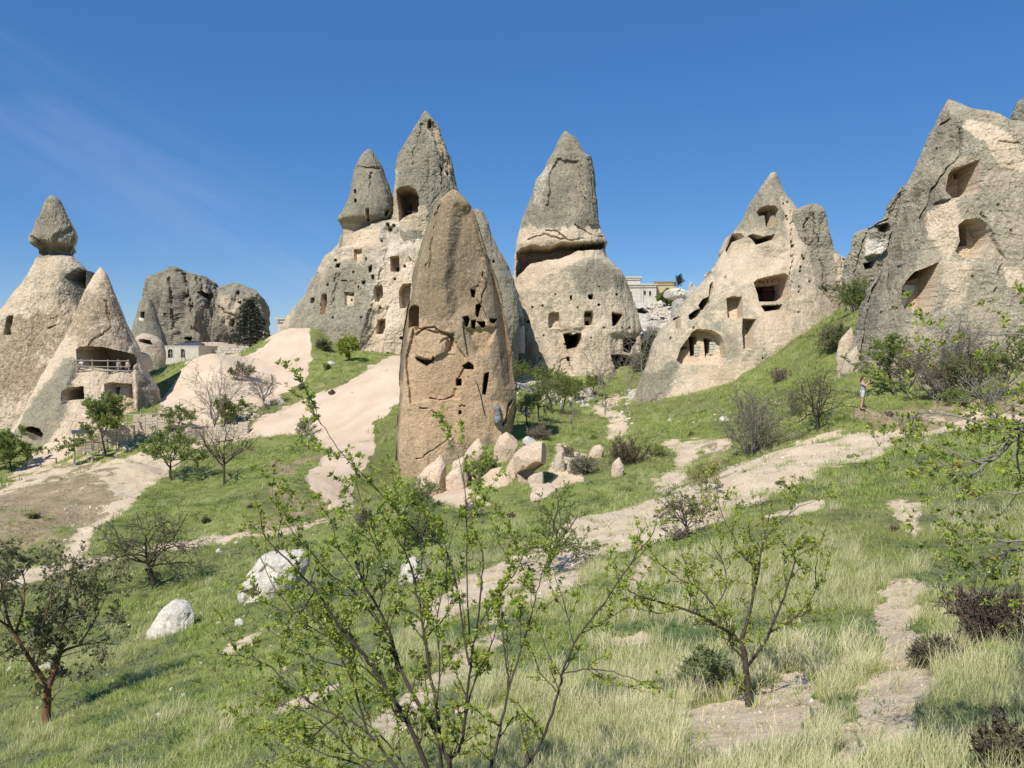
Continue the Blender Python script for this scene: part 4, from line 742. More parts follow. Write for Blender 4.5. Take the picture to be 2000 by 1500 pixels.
# ---- boulders at its foot
BL = [
 ('large cream boulder with undercut front right of the brown monolith', [(1001,885),(1008,874),(1022,867),(1062,862),(1072,872),(1078,890),(1062,908),(1042,922),(1031,948),(1016,945),(1004,915)], 50, .3),
 ('tilted cream boulder between green bush and the monolith foot', [(903,885),(915,870),(935,857),(944,870),(952,895),(948,910),(930,926),(916,908)], 54, .2),
 ('long cream boulder behind the green bush by the monolith', [(966,905),(966,872),(976,852),(988,843),(1010,850),(1020,864),(1006,880),(990,900)], 57, .2),
 ('rounded cream boulder at lower left foot of the monolith', [(813,935),(830,914),(862,889),(872,905),(874,936),(855,962),(820,966)], 52, .2),
 ('low cream rock with dark patch below the undercut boulder', [(908,962),(950,943),(986,919),(1003,940),(996,962),(962,978),(920,980)], 50, .3),
 ('small cream rock squeezed between two boulders at monolith foot', [(876,935),(884,902),(905,890),(912,918),(894,940)], 53, .3),
 ('small blue-grey boulder behind the undercut cream boulder', [(1017,866),(1022,855),(1034,852),(1046,860),(1046,868)], 58, .1),
 ('pale triangular stone among brown shrubs right of boulders', [(1146,896),(1160,870),(1172,867),(1183,876),(1176,896),(1156,907)], 56, .2),
 ('upright cream stone under the brown bare bush', [(1192,938),(1195,905),(1210,892),(1219,915),(1213,942)], 50, .3),
 ('eroded cream bank left part beside the undercut boulder', [(1077,945),(1078,888),(1096,876),(1103,900),(1097,945)], 53, .5),
 ('eroded cream bank right part below the dark shrub', [(1106,948),(1107,898),(1128,889),(1133,920),(1126,950)], 53, .5),
 ('wedge of cream rock propping up the undercut boulder', [(1026,962),(1032,932),(1056,916),(1068,930),(1060,962)], 49.5, .5),
 ('broken cream block wedged left of the tilted boulder', [(868,930),(880,915),(906,912),(916,935),(900,962),(872,958)], 51.5, .2),
 ('cream block tucked under left side of undercut boulder', [(984,948),(988,905),(1004,890),(1012,930),(1004,952)], 51, .25),
 ('low cream shelf rock on the grassy bank', [(940,935),(960,915),(985,912),(985,940),(960,950)], 50.5, .25),
 ('small cream rock just above the foreground shrub tops', [(900,1000),(905,970),(922,958),(934,966),(930,1000)], 47, .3)]
for i, (lb, poly, Y, li) in enumerate(BL):
    blue = 'blue-grey' in lb
    rock('boulder', lb, 'boulder', blob(poly, i == 0), Y, .85, 1.6, 2.3, feats=[('dent', [(1010,925),(1045,905),(1068,905),(1040,950)], .9, 6)] if i == 0 else [], facets=(9, .87), mat='white_rock' if blue else 'boulder', lich=li, amp=.13, lump=.45, seed=30+i)
WB = [
 ('smooth white boulder like a shark tooth on the left meadow', [(282,1250),(292,1230),(310,1195),(325,1176),(344,1171),(360,1174),(372,1190),(382,1210),(381,1226),(345,1243),(325,1252)], (330,1240), .05, [('crack', [(358,1238),(360,1215),(375,1197)], 2.2, .12)]),
 ('large pitted white boulder behind the foreground almond tree', [(464,1180),(466,1158),(480,1128),(492,1112),(510,1083),(548,1077),(598,1074),(602,1098),(575,1130),(545,1150),(522,1168),(484,1182)], (530,1168), .15, [('dent', [(470,1155),(500,1150),(510,1172),(478,1178)], .35, 5), ('dent', [(500,1120),(520,1100),(540,1120),(520,1140)], .2, 7)]),
 ('rounded white boulder right of centre partly hidden by almond twigs', [(776,1135),(779,1108),(792,1090),(812,1088),(830,1108),(835,1132),(815,1146),(785,1146)], (805,1140), .05, [('crack', [(815,1130),(800,1125),(785,1128)], 2, .1)])]
for i, (lb, poly, hp, li, fe) in enumerate(WB):
    q = hit(*hp)
    rock('boulder', lb, 'boulder', blob(poly, False, .22), q[1]+.5, .8, 1.4, 2.2, facets=(8, .92), feats=fe, mat='white_rock', lich=li, amp=.09, lump=.22, seed=50+i, smooth=False)
SMALL = [((468,1222),22,'white_rock','flat white stone cluster below pitted boulder'),((428,1080),14,'white_rock','small round white stone near the left path bend'),((462,1062),9,'white_rock','tiny pale stone beside the left path'),((20,1312),18,'white_rock','white stone at left edge under the forked tree'),((88,1310),26,'white_rock','pale stone in the fork view of the left tree'),
 ((648,715),18,'white_rock','jagged white rock on green slope below the massif'),((548,790),20,'white_rock','pale rocks beside leafless tree on tuff slope'),((525,790),14,'white_rock','small pale rock left of slope rocks'),((640,1215),16,'boulder','pale stone amid twigs of almond tree'),((560,1310),14,'boulder','pale stone low among foreground twigs'),
 ((1415,825),20,'white_rock','pale flat stone on the green below right cone'),((1308,822),8,'white_rock','tiny pale stone at foot of right cone'),((1235,830),9,'white_rock','white stone by the curve of valley path'),((1215,808),9,'white_rock','pale stone on inner side of valley path'),((1225,792),10,'white_rock','white rubble stone uphill of valley path'),((1520,725),10,'boulder','stone on the green edge of broad cone'),
 ((850,1005),7,'white_rock','tiny white stone in grass below monolith'),((1830,770),22,'boulder','pale rock in the shrubs under the cliff'),((700,1130),12,'white_rock','small white stone left of rounded boulder'),((752,1112),14,'white_rock','white stone touching rounded boulder side'),((980,985),9,'boulder','tiny cream stone below boulder group'),((1560,1215),10,'boulder','half buried stone on the right dry grass')]
for i, ((a, b), w, mt, lb) in enumerate(SMALL):
    q = hit(a, b); h = w*.62; rs = [(b-h+h*t*1.35, a-w/2*math.sqrt(max(.04, 1-(1-min(1, t/.6))**2)), a+w/2*math.sqrt(max(.06, 1-(1-min(1, t/.8))**2))) for t in np.linspace(0, 1, 10)]
    rock('stone', lb, 'stone', rs, q[1]+w/F*q[1]*.3, .8, 1.2 if w > 12 else 1., 2.4, facets=(7, .8), mat=mt, lich=.2, amp=.012*w*q[1]/60, lump=.3*w/20*q[1]/30, seed=70+i)
# ---- rocky hillside between the cones
HR = [([(1208,640),(1212,596),(1240,586),(1270,596),(1280,640)],168,.5,'bleached rock ledge with a cave mouth right of central chimney',[('hole',[(1240,604),(1256,601),(1268,610),(1262,614),(1248,612)],3,0)]),
 ([(1262,604),(1268,592),(1278,594),(1284,604)],165,.2,'small round white rock under the white house',[]),
 ([(1280,604),(1284,590),(1292,586),(1298,604)],164,.4,'rounded beige rock below the yellow house',[]),
 ([(1292,690),(1300,640),(1312,590),(1330,578),(1352,576),(1352,690)],150,.8,'grey rock buttress behind left flank of broad cone',[('crack',[(1300,600),(1318,620),(1340,610)],3,1)]),
 ([(1340,590),(1343,552),(1352,546),(1360,556),(1368,590)],150,.7,'rounded grey knob on skyline left of broad cone',[]),
 ([(1240,720),(1250,660),(1262,640),(1290,650),(1310,690),(1300,740)],140,.25,'steep white rock chute between central chimney and broad cone',[]),
 ([(1290,580),(1300,566),(1330,562),(1345,575),(1340,590)],172,.3,'jumble of pale blocks under the poplar',[])]
for i, (poly, Y, li, lb, fe) in enumerate(HR):
    rock('hillside_rock', lb, 'rock', rows_from_poly(poly), Y, .8, 1.3, 2.3, facets=(8, .86), feats=fe, mat='white_rock', lich=li, amp=.8, lump=.8, seed=100+i, rough=1.5)
# ================================================================ plants
rnd = random.Random(11)
def rv(): return np.array([rnd.gauss(0, 1), rnd.gauss(0, 1), rnd.gauss(0, 1)])
def nrm(v): return v/(np.linalg.norm(v)+1e-9)
class Tree:
    def __init__(s): s.thick = MB(); s.thin = MB(); s.lp = []; s.ld = []
    def branch(s, p, d, L, r, lv, par, tip=None):
        n = max(3, int(3+L/par['seg'])); pts = [p]; st = L/(n-1)
        w, up = par['wander'], par['up'][min(lv, len(par['up'])-1)]
        for i in range(n-1):
            d = nrm(d+rv()*w*.33+np.array([0, 0, up])*.33); pts.append(pts[-1]+d*st)
        pts = np.array(pts); rad = np.linspace(r, r*.45 if lv < par['lv'] else r*.3, n)
        (s.thick if lv <= par.get('thick', 0) else s.thin).tube(pts, rad, par['k'] if lv <= 1 else 3)
        s.spawn(pts, rad, L, lv, par)
    def spawn(s, pts, rad, L, lv, par):
        n = len(pts); seg = np.diff(pts, axis=0)
        if lv < par['lv']:
            nc = par['kids'][min(lv, len(par['kids'])-1)]; nc = max(1, int(nc*rnd.uniform(.75, 1.25)))
            for j in range(nc):
                t = rnd.uniform(par['bare'] if lv == 0 else .15, 1)**.85; q = t*(n-1); i = min(n-2, int(q))
                pos = pts[i]+seg[i]*(q-i); dd = nrm(seg[i]); side = nrm(np.cross(dd, rv())); a = R(rnd.uniform(*par['ang']))
                s.branch(pos, nrm(dd*math.cos(a)+side*math.sin(a)), L*par['ratio']*rnd.uniform(.6, 1.15)*(1.1-.5*t), max(par['rmin'], np.interp(q, range(n), rad)*.58), lv+1, par)
        if lv >= par['leaf_lv']:
            m = int(L*par['leaves']*rnd.uniform(.7, 1.3)+rnd.random())
            for j in range(m):
                t = rnd.uniform(.15, 1)*(n-1); i = min(n-2, int(t)); s.lp.append(pts[i]+seg[i]*(t-i)); s.ld.append(nrm(nrm(seg[i])*.6+rv()*.6+np.array([0, 0, .35])))
            if par.get('tipleaf'): s.lp.append(pts[-1]); s.ld.append(nrm(seg[-1]))
def leaf_mesh(lp, ld, size, per=3, wide=.42, spread=.9, rng=None, var=.35):
    """clusters of folded leaves: 4 corner leaves, each one quad bent along its length"""
    rng = rng or np.random.default_rng(5)
    n = len(lp)*per; p = np.repeat(lp, per, 0); d = np.repeat(ld, per, 0)+rng.normal(0, spread, (n, 3))
    d /= np.linalg.norm(d, axis=1)[:, None]+1e-9
    u = np.cross(d, rng.normal(0, 1, (n, 3))); u /= np.linalg.norm(u, axis=1)[:, None]+1e-9
    L = size*(1+rng.uniform(-var, var, n))[:, None]; dn = np.cross(d, u)*.14
    v = np.stack([p, p+d*L*.5+u*L*wide*.5+dn*L, p+d*L, p+d*L*.5-u*L*wide*.5+dn*L], 1).reshape(-1, 3)
    return v, np.arange(n*4).reshape(-1, 4)
KIND = {
 # seg, wander, up per level, levels, kids per level, angle, length ratio, leaf level, leaves per metre, leaf size, leaves per cluster
 'orchard': dict(seg=.28, wander=.5, up=[.15, .1, .05], lv=3, kids=[7, 6, 4], ang=(30, 68), ratio=.62, leaf_lv=2, leaves=9, k=6, rmin=.006, bare=.35, thick=1, leaf='leaf_green', ls=.075, per=3, bark='bark'),
 'sparse': dict(seg=.3, wander=.65, up=[.1, .05, .02], lv=3, kids=[10, 8, 6], ang=(35, 80), ratio=.6, leaf_lv=2, leaves=5, k=6, rmin=.007, bare=.3, thick=1, leaf='leaf_olive', ls=.07, per=2, bark='bark'),
 'bare': dict(seg=.3, wander=.4, up=[.2, .15, .1], lv=3, kids=[11, 9, 6], ang=(25, 60), ratio=.6, leaf_lv=3, leaves=1.4, k=6, rmin=.007, bare=.25, thick=1, leaf='leaf_brown', ls=.07, per=2, bark='bark_grey'),
 'green': dict(seg=.3, wander=.5, up=[.2, .1, .05], lv=3, kids=[8, 6, 5], ang=(30, 75), ratio=.6, leaf_lv=2, leaves=13, k=5, rmin=.008, bare=.3, thick=1, leaf='leaf_green', ls=.13, per=3, bark='bark'),
 'bush': dict(seg=.3, wander=.45, up=[.1, .1, .05], lv=2, kids=[7, 6, 5], ang=(20, 55), ratio=.6, leaf_lv=1, leaves=5, k=4, rmin=.007, bare=.1, thick=0, leaf='leaf_olive', ls=.075, per=2, bark='bark_grey')}
cnt = [0]
def tree(label, px, py, hpx, wpx, kind, Y=None, cat='tree', name=None, group=None, stems=1, lean=0., **kw):
    q = hit(px, py) if Y is None else P(px, py, Y)
    if Y is not None: q = q[0] if q.ndim > 1 else q; q[2] = min(q[2]+.3, gz(q[0], q[1])[0])
    par = dict(KIND[kind]); par.update(kw); dist = q[1]; H = hpx/F*dist; Wd = wpx/F*dist
    cnt[0] += 1; rnd.seed(1000+cnt[0]*7); rng = np.random.default_rng(cnt[0])
    t = Tree(); sc = H/3.4; par['seg'] *= max(.5, sc); par['leaves'] /= max(.6, sc); par['rmin'] = max(par['rmin'], dist*.00015)
    for s_ in range(stems):
        if stems > 1:
            a = rnd.uniform(0, 6.28); tl = rnd.uniform(.1, .8)*Wd/H; d = nrm(np.array([math.cos(a)*tl, math.sin(a)*tl, 1])); L = H*rnd.uniform(.55, .85); r = .018*H**.5*rnd.uniform(.7, 1.1)
            t.branch(np.array([rv()[0]*.08*Wd, rv()[1]*.08*Wd, -.1]), d, L, r, 0 if kind != 'bush' else 0, par)
        else:
            Lt = H*par.get('trunk', .5); d = nrm(np.array([lean+rnd.gauss(0, .06), rnd.gauss(0, .08), 1])); r0 = min(.026*H, .11)
            pts = [np.array([0, 0, -.15])]; n = 6
            for i in range(n): d = nrm(d+rv()*.06); pts.append(pts[-1]+d*(Lt+.15)/n)
            pts = np.array(pts); rad = np.linspace(r0, r0*.55, n+1); rad[0] *= 1.3; t.thick.tube(pts, rad, 7)
            nk = par['kids'][0]
            for j in range(nk):
                f = rnd.uniform(par['bare']/.6 if par['bare'] < .55 else .9, 1) if j > 1 else 1; qi = min(n-1, int(f*n)); p0 = pts[qi]+(pts[qi+1]-pts[qi])*(f*n-qi if qi < n else 0)
                a = j*2.4+rnd.uniform(-.5, .5); e = R(rnd.uniform(*par.get('spread', (25, 68)))); dd = np.array([math.cos(a)*math.sin(e), math.sin(a)*math.sin(e), math.cos(e)])
                Lb = (H-p0[2])*math.cos(e)+Wd*.5*math.sin(e)
                t.branch(p0, dd, Lb*rnd.uniform(.7, 1.0), r0*.42, 1, par)
    root = empty(name or ('shrub' if stems > 1 or kind == 'bush' else 'tree'), tuple(q)); tag(root, label, cat, group)
    bark = M[par['bark']]
    tag(t.thick.build('trunk' if stems == 1 else 'stems', bark, root, True), kind=None if stems == 1 else 'stuff'); o_ = t.thin.build('twigs', bark, root)
    if o_: tag(o_, kind='stuff')
    if t.lp:
        v, f = leaf_mesh(np.array(t.lp), np.array(t.ld), par['ls']*max(1, (dist/30)**.8)*.9, par['per'], rng=rng)
        m = MB(); m.raw(v, f); m.build('crown', M[par['leaf']], root)['kind'] = 'stuff'
    return root
# ---- meadow and valley trees (label, base px, base py, height px, width px, kind)
tree('old spreading almond with crooked trunk and sparse leaves on the left meadow', 303, 1146, 168, 190, 'sparse', kids=[13, 10, 7], spread=(30, 88), trunk=.42, leaves=7, wander=.75)
tree('dark leafless purple-grey tree casting round shadow on the meadow', 438, 945, 108, 110, 'bare', trunk=.45, bark='bark', leaf='leaf_brown', kids=[10, 8, 6])
tree('leafy green tree with a bulky twin trunk at the sandy path fork', 333, 938, 112, 100, 'green', trunk=.35, leaves=11, stems=1)
tree('rounded bright green tree in front of the balcony cave cone', 207, 892, 118, 95, 'green', trunk=.45, leaves=16, ls=.15)
tree('low dark green tree by lower left edge of the balcony cone', 22, 918, 68, 75, 'green', trunk=.4)
tree('tall brownish tree just coming into leaf before the cream dome', 415, 852, 140, 120, 'bare', leaves=3, kids=[12, 8, 5], trunk=.3, bark='bark_grey')
tree('small leafy tree between balcony cone and the rail fence', 347, 842, 50, 45, 'sparse', leaves=9, leaf='leaf_green')
tree('leafy tree with dark trunk right of the wooden rail fence', 437, 838, 60, 50, 'green', leaves=9)
tree('leafless pinkish tree standing on the cream tuff slope', 517, 800, 66, 50, 'bare', leaf='leaf_brown')
tree('olive bush climbing the top of the cream dome', 473, 745, 32, 40, 'sparse')
tree('small bright green tree at the foot of the massif', 684, 688, 42, 40, 'green', Y=104, leaves=14, leaf='leaf_spring')
tree('wispy half green sapling on the cream slope below massif', 597, 852, 48, 55, 'bush', stems=7, leaves=5)
tree('dark shrub tucked at upper end of the cream slope', 628, 668, 26, 34, 'bush', Y=108, stems=9, leaves=8)
tree('green leafy bush growing against foot of the brown monolith', 955, 895, 66, 60, 'bush', stems=16, leaves=11, leaf='leaf_green', Y=52)
tree('big rounded brown leafless bush right of the boulders', 1222, 908, 66, 100, 'bush', stems=34, leaves=1.5, leaf='leaf_brown', bark='bark')
tree('low wide brown thicket behind the undercut boulder', 1052, 858, 36, 90, 'bush', stems=26, leaves=1.5, leaf='leaf_brown')
tree('dark grey shrub clinging to the eroded cream bank', 1135, 925, 50, 46, 'bush', stems=18, leaves=6, leaf='leaf_grey')
tree('small brown shrub on the bank above the cream soil', 1108, 892, 26, 34, 'bush', stems=14, leaves=2, leaf='leaf_brown')
tree('dull green shrub below left side of the monolith', 820, 1000, 70, 90, 'bush', stems=22, leaves=9, leaf='leaf_green')
tree('grey-brown bush at lower right of the cream boulders', 920, 1010, 44, 50, 'bush', stems=18, leaves=2, leaf='leaf_grey')
tree('dark shrub hugging slope left of the monolith shrub', 715, 1030, 42, 70, 'bush', stems=20, leaves=6, leaf='leaf_olive')
tree('tufty green bush beside the valley junction path', 1280, 890, 30, 50, 'bush', stems=14, leaves=5, leaf='leaf_green')
# valley orchard
VO = [(1030,835,70,40,'sparse','slender young tree right of monolith base'),(1052,822,80,50,'sparse','bushy green tree at left of the valley orchard'),(1078,808,84,46,'sparse','thin two-stemmed tree in the valley orchard'),
 (1100,805,70,38,'sparse','small orchard tree behind the crouching visitor'),(1132,780,42,34,'sparse','compact green tree behind white-shirted visitor'),(1096,770,44,40,'sparse','green tree at the foot of central chimney'),(1168,778,112,60,'bare','tall leafless grey tree before central chimney'),
 (1180,782,60,38,'bare','short bare tree beside the standing visitors'),(1152,788,34,26,'bare','tiny bare sapling near the white rock slab'),(1225,768,76,52,'bare','bare brown tree at right foot of central chimney'),(1118,838,44,28,'bare','leaning leafless sapling on bright green lawn'),
 (1180,818,38,22,'bare','bare sapling standing by the curved path'),(1255,748,150,64,'bare','tallest grey leafless tree between central chimney and broad cone'),(1160,775,40,40,'sparse','shrubby olive tree against central chimney foot'),
 (1010,760,60,50,'sparse','pale flowering tree behind monolith right edge'),(1060,758,44,50,'sparse','grey green shrub on bank left of orchard')]
for a, b, h, w, k, lb in VO: tree(lb, a, b, h, w, k, cat='tree', group='trees of the valley orchard', **(dict(leaves=7, leaf='leaf_green') if k == 'sparse' else dict(kids=[7, 6, 5])))
tree('dusty olive shrub mass in the gap below white rock chute', 1270, 700, 62, 70, 'bush', Y=135, stems=30, leaves=6, leaf='leaf_grey')
tree('second dusty shrub mass lower in the gap by broad cone', 1248, 735, 50, 44, 'bush', Y=128, stems=22, leaves=5, leaf='leaf_grey')
tree('fine-twigged many-stemmed bush in front of the broad cone', 1468, 892, 150, 120, 'bush', stems=26, leaves=4, leaf='leaf_olive', lv=2, kids=[9, 6, 4])
tree('hazy young tree with thin upright twigs on green slope', 1597, 842, 122, 96, 'sparse', trunk=.25, spread=(10, 45), leaves=4)
tree('very thin hazy sapling between bush and young tree', 1545, 815, 70, 50, 'bush', stems=8, leaves=3)
tree('dark thicket in the crease between broad cone and cliff', 1640, 672, 60, 80, 'bush', Y=72, stems=30, leaves=8, leaf='leaf_olive')
tree('grassy green shrub high in the crease beside the pinnacle', 1670, 610, 70, 50, 'bush', Y=80, stems=24, leaves=9, leaf='leaf_green')
tree('brown scrub at grassy foot of the broad cone', 1520, 728, 34, 50, 'bush', Y=76, stems=16, leaves=2, leaf='leaf_brown')
tree('leafy green-crowned tree with two trunks beneath the cliff', 1750, 775, 122, 80, 'green', trunk=.5, leaves=12)
tree('second trunk tree beneath the cliff with dusty crown', 1776, 778, 100, 74, 'sparse', trunk=.5, leaves=7)
tree('arching grey shrub beneath the cliff niche', 1843, 782, 118, 110, 'bush', stems=26, leaves=4, leaf='leaf_olive', kids=[8, 6, 4])
tree('green leafy shrub right of the arching grey shrub', 1905, 780, 128, 90, 'sparse', trunk=.25, leaves=8, leaf='leaf_green')
tree('dense green tree against cliff at right edge', 1968, 772, 122, 90, 'green', trunk=.3, leaves=8)
tree('tall dusty grey bush rising over the cliff foot', 1880, 770, 170, 90, 'bush', stems=20, leaves=3, leaf='leaf_grey', kids=[8, 6, 4])
tree('dark prickly shrub spilling over right side of the small trail', 1840, 1290, 70, 130, 'bush', stems=34, leaves=9, ls=.035, leaf='leaf_olive', bark='bark')
tree('low dark green bush on ground under the cliff trees', 1870, 790, 40, 60, 'bush', stems=20, leaves=12, leaf='leaf_green')
tree('small bent tree growing beside the upper road', 1960, 842, 120, 70, 'bare', lean=-.5, leaves=3, leaf='leaf_spring')
tree('single crooked sapling standing in the dirt road', 1780, 858, 50, 28, 'bare', lean=.25)
tree('leafy almond on the lower edge of the dirt road', 1070, 1112, 150, 140, 'orchard', trunk=.28, leaves=13, leaf='leaf_green', kids=[9, 7, 4])
tree('yellow green sapling at the side of the road bend', 1378, 962, 62, 44, 'sparse', leaf='leaf_spring', leaves=6)
tree('sparse twiggy shrub on the grass margin below the road', 1342, 1045, 92, 90, 'sparse', leaves=6, trunk=.3)
tree('small scrub with dry leaves low beside the road margin', 1320, 1055, 36, 56, 'bush', stems=14, leaves=3, leaf='leaf_brown')
tree('dense dark green bush behind the foreground almond', 820, 1060, 90, 120, 'bush', stems=22, leaves=10, leaf='leaf_green')
tree('dark bramble thicket filling the bottom right corner', 1990, 1500, 120, 260, 'bush', stems=44, leaves=12, ls=.028, leaf='leaf_olive', bark='bark')
tree('brown dead thicket in shade at right edge', 1950, 1250, 130, 220, 'bush', stems=46, leaves=5, ls=.035, leaf='leaf_brown', bark='bark')
tree('tangled dark shrub above the small right trail', 1870, 1195, 60, 120, 'bush', stems=26, leaves=4, ls=.04, leaf='leaf_brown', bark='bark')
tree('dark green ground bush at foot of slender right almond', 1385, 1350, 95, 150, 'bush', stems=30, leaves=14, leaf='leaf_green', ls=.05)
tree('small dark round shrub on upper left meadow', 400, 1020, 14, 26, 'bush', stems=14, leaves=9, leaf='leaf_olive')
tree('sprig of green shrub on the brown left bank', 62, 1012, 16, 28, 'bush', stems=10, leaves=8, leaf='leaf_olive')
tree('poplar sapling with bare top on the skyline', 1324, 575, 46, 16, 'sparse', Y=182, leaf='leaf_dark', spread=(4, 18), trunk=.9)
tree('round green bush beside yellow stone house', 1303, 566, 24, 26, 'green', Y=178, leaf='leaf_green', trunk=.2, leaves=14)
for i, (a, b, w) in enumerate(((150,1160,20),(235,1175,16),(560,1245,22),(620,1175,14),(170,1330,24),(385,1330,22),(1280,1010,18),(1570,940,26),(1525,945,20),(1660,895,20),(1420,905,18),(1745,1035,26),(1620,1075,24),(1180,990,24),(700,1085,14),(490,990,18),(560,960,20),(640,720,24),(590,760,20),(650,770,16),(1350,850,16),(1160,860,20),(1735,812,22),(1000,1010,22),(1060,1000,26),(1230,960,22))):
    tree('low weedy clump %s' % ('on meadow by the left path', 'on meadow under spreading almond', 'below the pitted white boulder', 'between boulders on the meadow', 'left of the forked tree shadow', 'right of the forked tree shadow', 'at lower edge of road bend', 'dry and brown beside the road', 'dark and dry beside the road gravel', 'green on upper road bank', 'green where slope meets road', 'grey among dry grass on the right', 'pale green among dry grass', 'at upper edge of road by boulders', 'near rounded white boulder', 'on the meadow above left path', 'on dry bank left of cream slope', 'high on green wedge under massif', 'mid height on green wedge', 'low on green wedge near cream slope', 'on lawn before the broad cone', 'on lawn behind boulders', 'on grassy bank near woman in shorts', 'in grass below boulder group', 'in grass right of boulder group', 'between road and brown bush')[i], a, b, w*.6, w, 'bush', stems=9, leaves=9, cat='plant', name='weed_clump', group='low weedy clumps on the grass', leaf=('leaf_olive', 'leaf_green', 'leaf_grey', 'leaf_brown')[i % 4])
# ---- cedar
def cedar():
    q = P(489, 688, 138); q[2] = gz(q[0], q[1])[0]-.1; root = empty('cedar', tuple(q)); tag(root, 'dark blue-green cedar with tiered branches beside far outcrop', 'tree')
    H = 104/F*138; t = MB(); t.tube([(0, 0, 0), (.1, 0, H*.5), (0, 0, H)], [.28, .16, .03], 6); t.build('trunk', M['bark'], root, True)
    b = MB(); lp = []; ld = []; rnd.seed(5)
    for i in range(95):
        h = .12+.86*(i/95); r = (1-h)**.8*H*.50*rnd.uniform(.6, 1.1)+.25; a = i*2.39; p0 = np.array([0, 0, h*H]); d = np.array([math.cos(a), math.sin(a), 0])
        pts = [p0, p0+d*r*.5+[0, 0, .12*r], p0+d*r+[0, 0, .02*r]]; b.tube(pts, [.05, .03, .01], 3)
        for j in range(int(4+r*6)):
            u = rnd.uniform(.2, 1); s_ = np.cross(d, [0, 0, 1])*rnd.uniform(-.35, .35)*r*(1.1-u); lp.append(p0+d*r*u+s_+[0, 0, .14*r*math.sin(u*3)+rnd.gauss(0, .05)]); ld.append(nrm(d+rv()*.3+s_*.8/r))
    b.build('branches', M['bark'], root); v, f = leaf_mesh(np.array(lp), np.array(ld), .42, 3, .3, .5); m = MB(); m.raw(v, f); m.build('crown', M['leaf_dark'], root)
cedar()
# ---- foreground almonds: limbs surveyed one by one
def leaf_proto(seed, size):
    rng = np.random.default_rng(seed); k = 7
    d = rng.normal(0, .75, (k, 3))+[0, 0, .9]; d /= np.linalg.norm(d, axis=1)[:, None]; u = np.cross(d, rng.normal(0, 1, (k, 3))); u /= np.linalg.norm(u, axis=1)[:, None]
    L = size*rng.uniform(.6, 1.15, k)[:, None]; nn = np.cross(d, u); o = d*.004
    v = np.stack([o, o+d*L*.38+u*L*.2+nn*L*.05, o+d*L*.75+u*L*.15-nn*L*.02, o+d*L-nn*L*.12, o+d*L*.75-u*L*.15-nn*L*.02, o+d*L*.38-u*L*.2+nn*L*.05, o+d*L*.38-nn*L*.03, o+d*L*.75-nn*L*.09], 1).reshape(-1, 3)
    b = np.arange(k)[:, None]*8
    q = np.concatenate([b+[0, 1, 6, 5], b+[1, 2, 7, 6], b+[6, 7, 4, 5]]); t = np.concatenate([b+[2, 3, 7], b+[7, 3, 4]])
    return v, q, t
protos = {}
def fore_tree(label, name, base, stems, par, nleaf, size, leafmat_, bark, extra_up=.25):
    """stems: list of (pts [(px,py,Y)..], r0, r1)"""
    cnt[0] += 1; rnd.seed(500+cnt[0]); root = empty(name, tuple(base)); tag(root, label, 'tree'); T = Tree(); b = np.asarray(base)
    for pts, r0, r1 in stems:
        p = np.array([P(*q) for q in pts])-b
        # smooth and jitter
        tt = np.linspace(0, len(p)-1, (len(p)-1)*4+1); p = np.stack([np.interp(tt, range(len(p)), p[:, k]) for k in range(3)], 1)
        for _ in range(2): p[1:-1] = (p[:-2]+2*p[1:-1]+p[2:])/4
        p[1:-1] += np.random.default_rng(cnt[0]).normal(0, .004, p[1:-1].shape)
        L = np.linalg.norm(np.diff(p, axis=0), axis=1).sum(); rad = np.linspace(r0, r1, len(p))*(.8 if par is not FP5 else 1); m = MB(); m.tube(p, rad, 7); m.build('limb', M[bark], root, True)
        nk = int(par['dens']*L)
        for j in range(nk):
            q = rnd.uniform(par.get('from', .12), 1)*(len(p)-1); i = min(len(p)-2, int(q)); pos = p[i]+(p[i+1]-p[i])*(q-i); dd = nrm(p[i+1]-p[i])
            a = R(rnd.uniform(25, 65)); side = nrm(np.cross(dd, rv())); d = nrm(dd*math.cos(a)+side*math.sin(a)+[0, 0, extra_up])
            T.branch(pos, d, par['tl']*rnd.uniform(.35, 1.1), min(rad[i]*.6, par['tr']), 1, par)
        e = p[-1]; T.branch(e, nrm(p[-1]-p[-2]), par['tl']*.6, r1, 2, par)
    o_ = T.thin.build('twigs', M['bark_grey' if bark == 'bark_red' else bark], root); tag(o_, kind='stuff')
    lp, ld = np.array(T.lp), np.array(T.ld); cam_d_ = np.linalg.norm(lp+b, axis=1); o = np.argsort(cam_d_); big, rest = o[:nleaf], o[nleaf:]
    meshes = []
    for s_ in range(8):
        v, q, t = leaf_proto(s_+cnt[0]*10, size); ob = mesh_np('leaf_cluster', v, [q, t], M[leafmat_], False, add=False); meshes.append(ob.data)
    for k in big:
        ob = bpy.data.objects.new('leaf_cluster', meshes[rnd.randrange(8)]); ob.location = lp[k]; ob.rotation_euler = Vector(ld[k]).to_track_quat('Z', 'Y').to_euler(); ob.rotation_euler.rotate_axis('Z', rnd.uniform(0, 6)); sc = rnd.uniform(.75, 1.25); ob.scale = (sc, sc, sc); link(ob, root)
    if len(rest):
        m = MB(); qs = [leaf_proto(s_+cnt[0]*10, size) for s_ in range(8)]
        for w in range(8):
            kk = rest[w::8]; v, q, t = qs[w]
            for k in kk:
                mt = np.array(Vector(ld[k]).to_track_quat('Z', 'Y').to_matrix())@np.array(Matrix.Rotation(rnd.uniform(0, 6), 3, 'Z')); vv = v*rnd.uniform(.7, 1.2)@mt.T+lp[k]
                m.v.append(vv); m.f.append(q+m.n); m.f.append(t+m.n); m.n += len(vv)
        ob = m.build('foliage', M[leafmat_], root); tag(ob, kind='stuff')
    return root
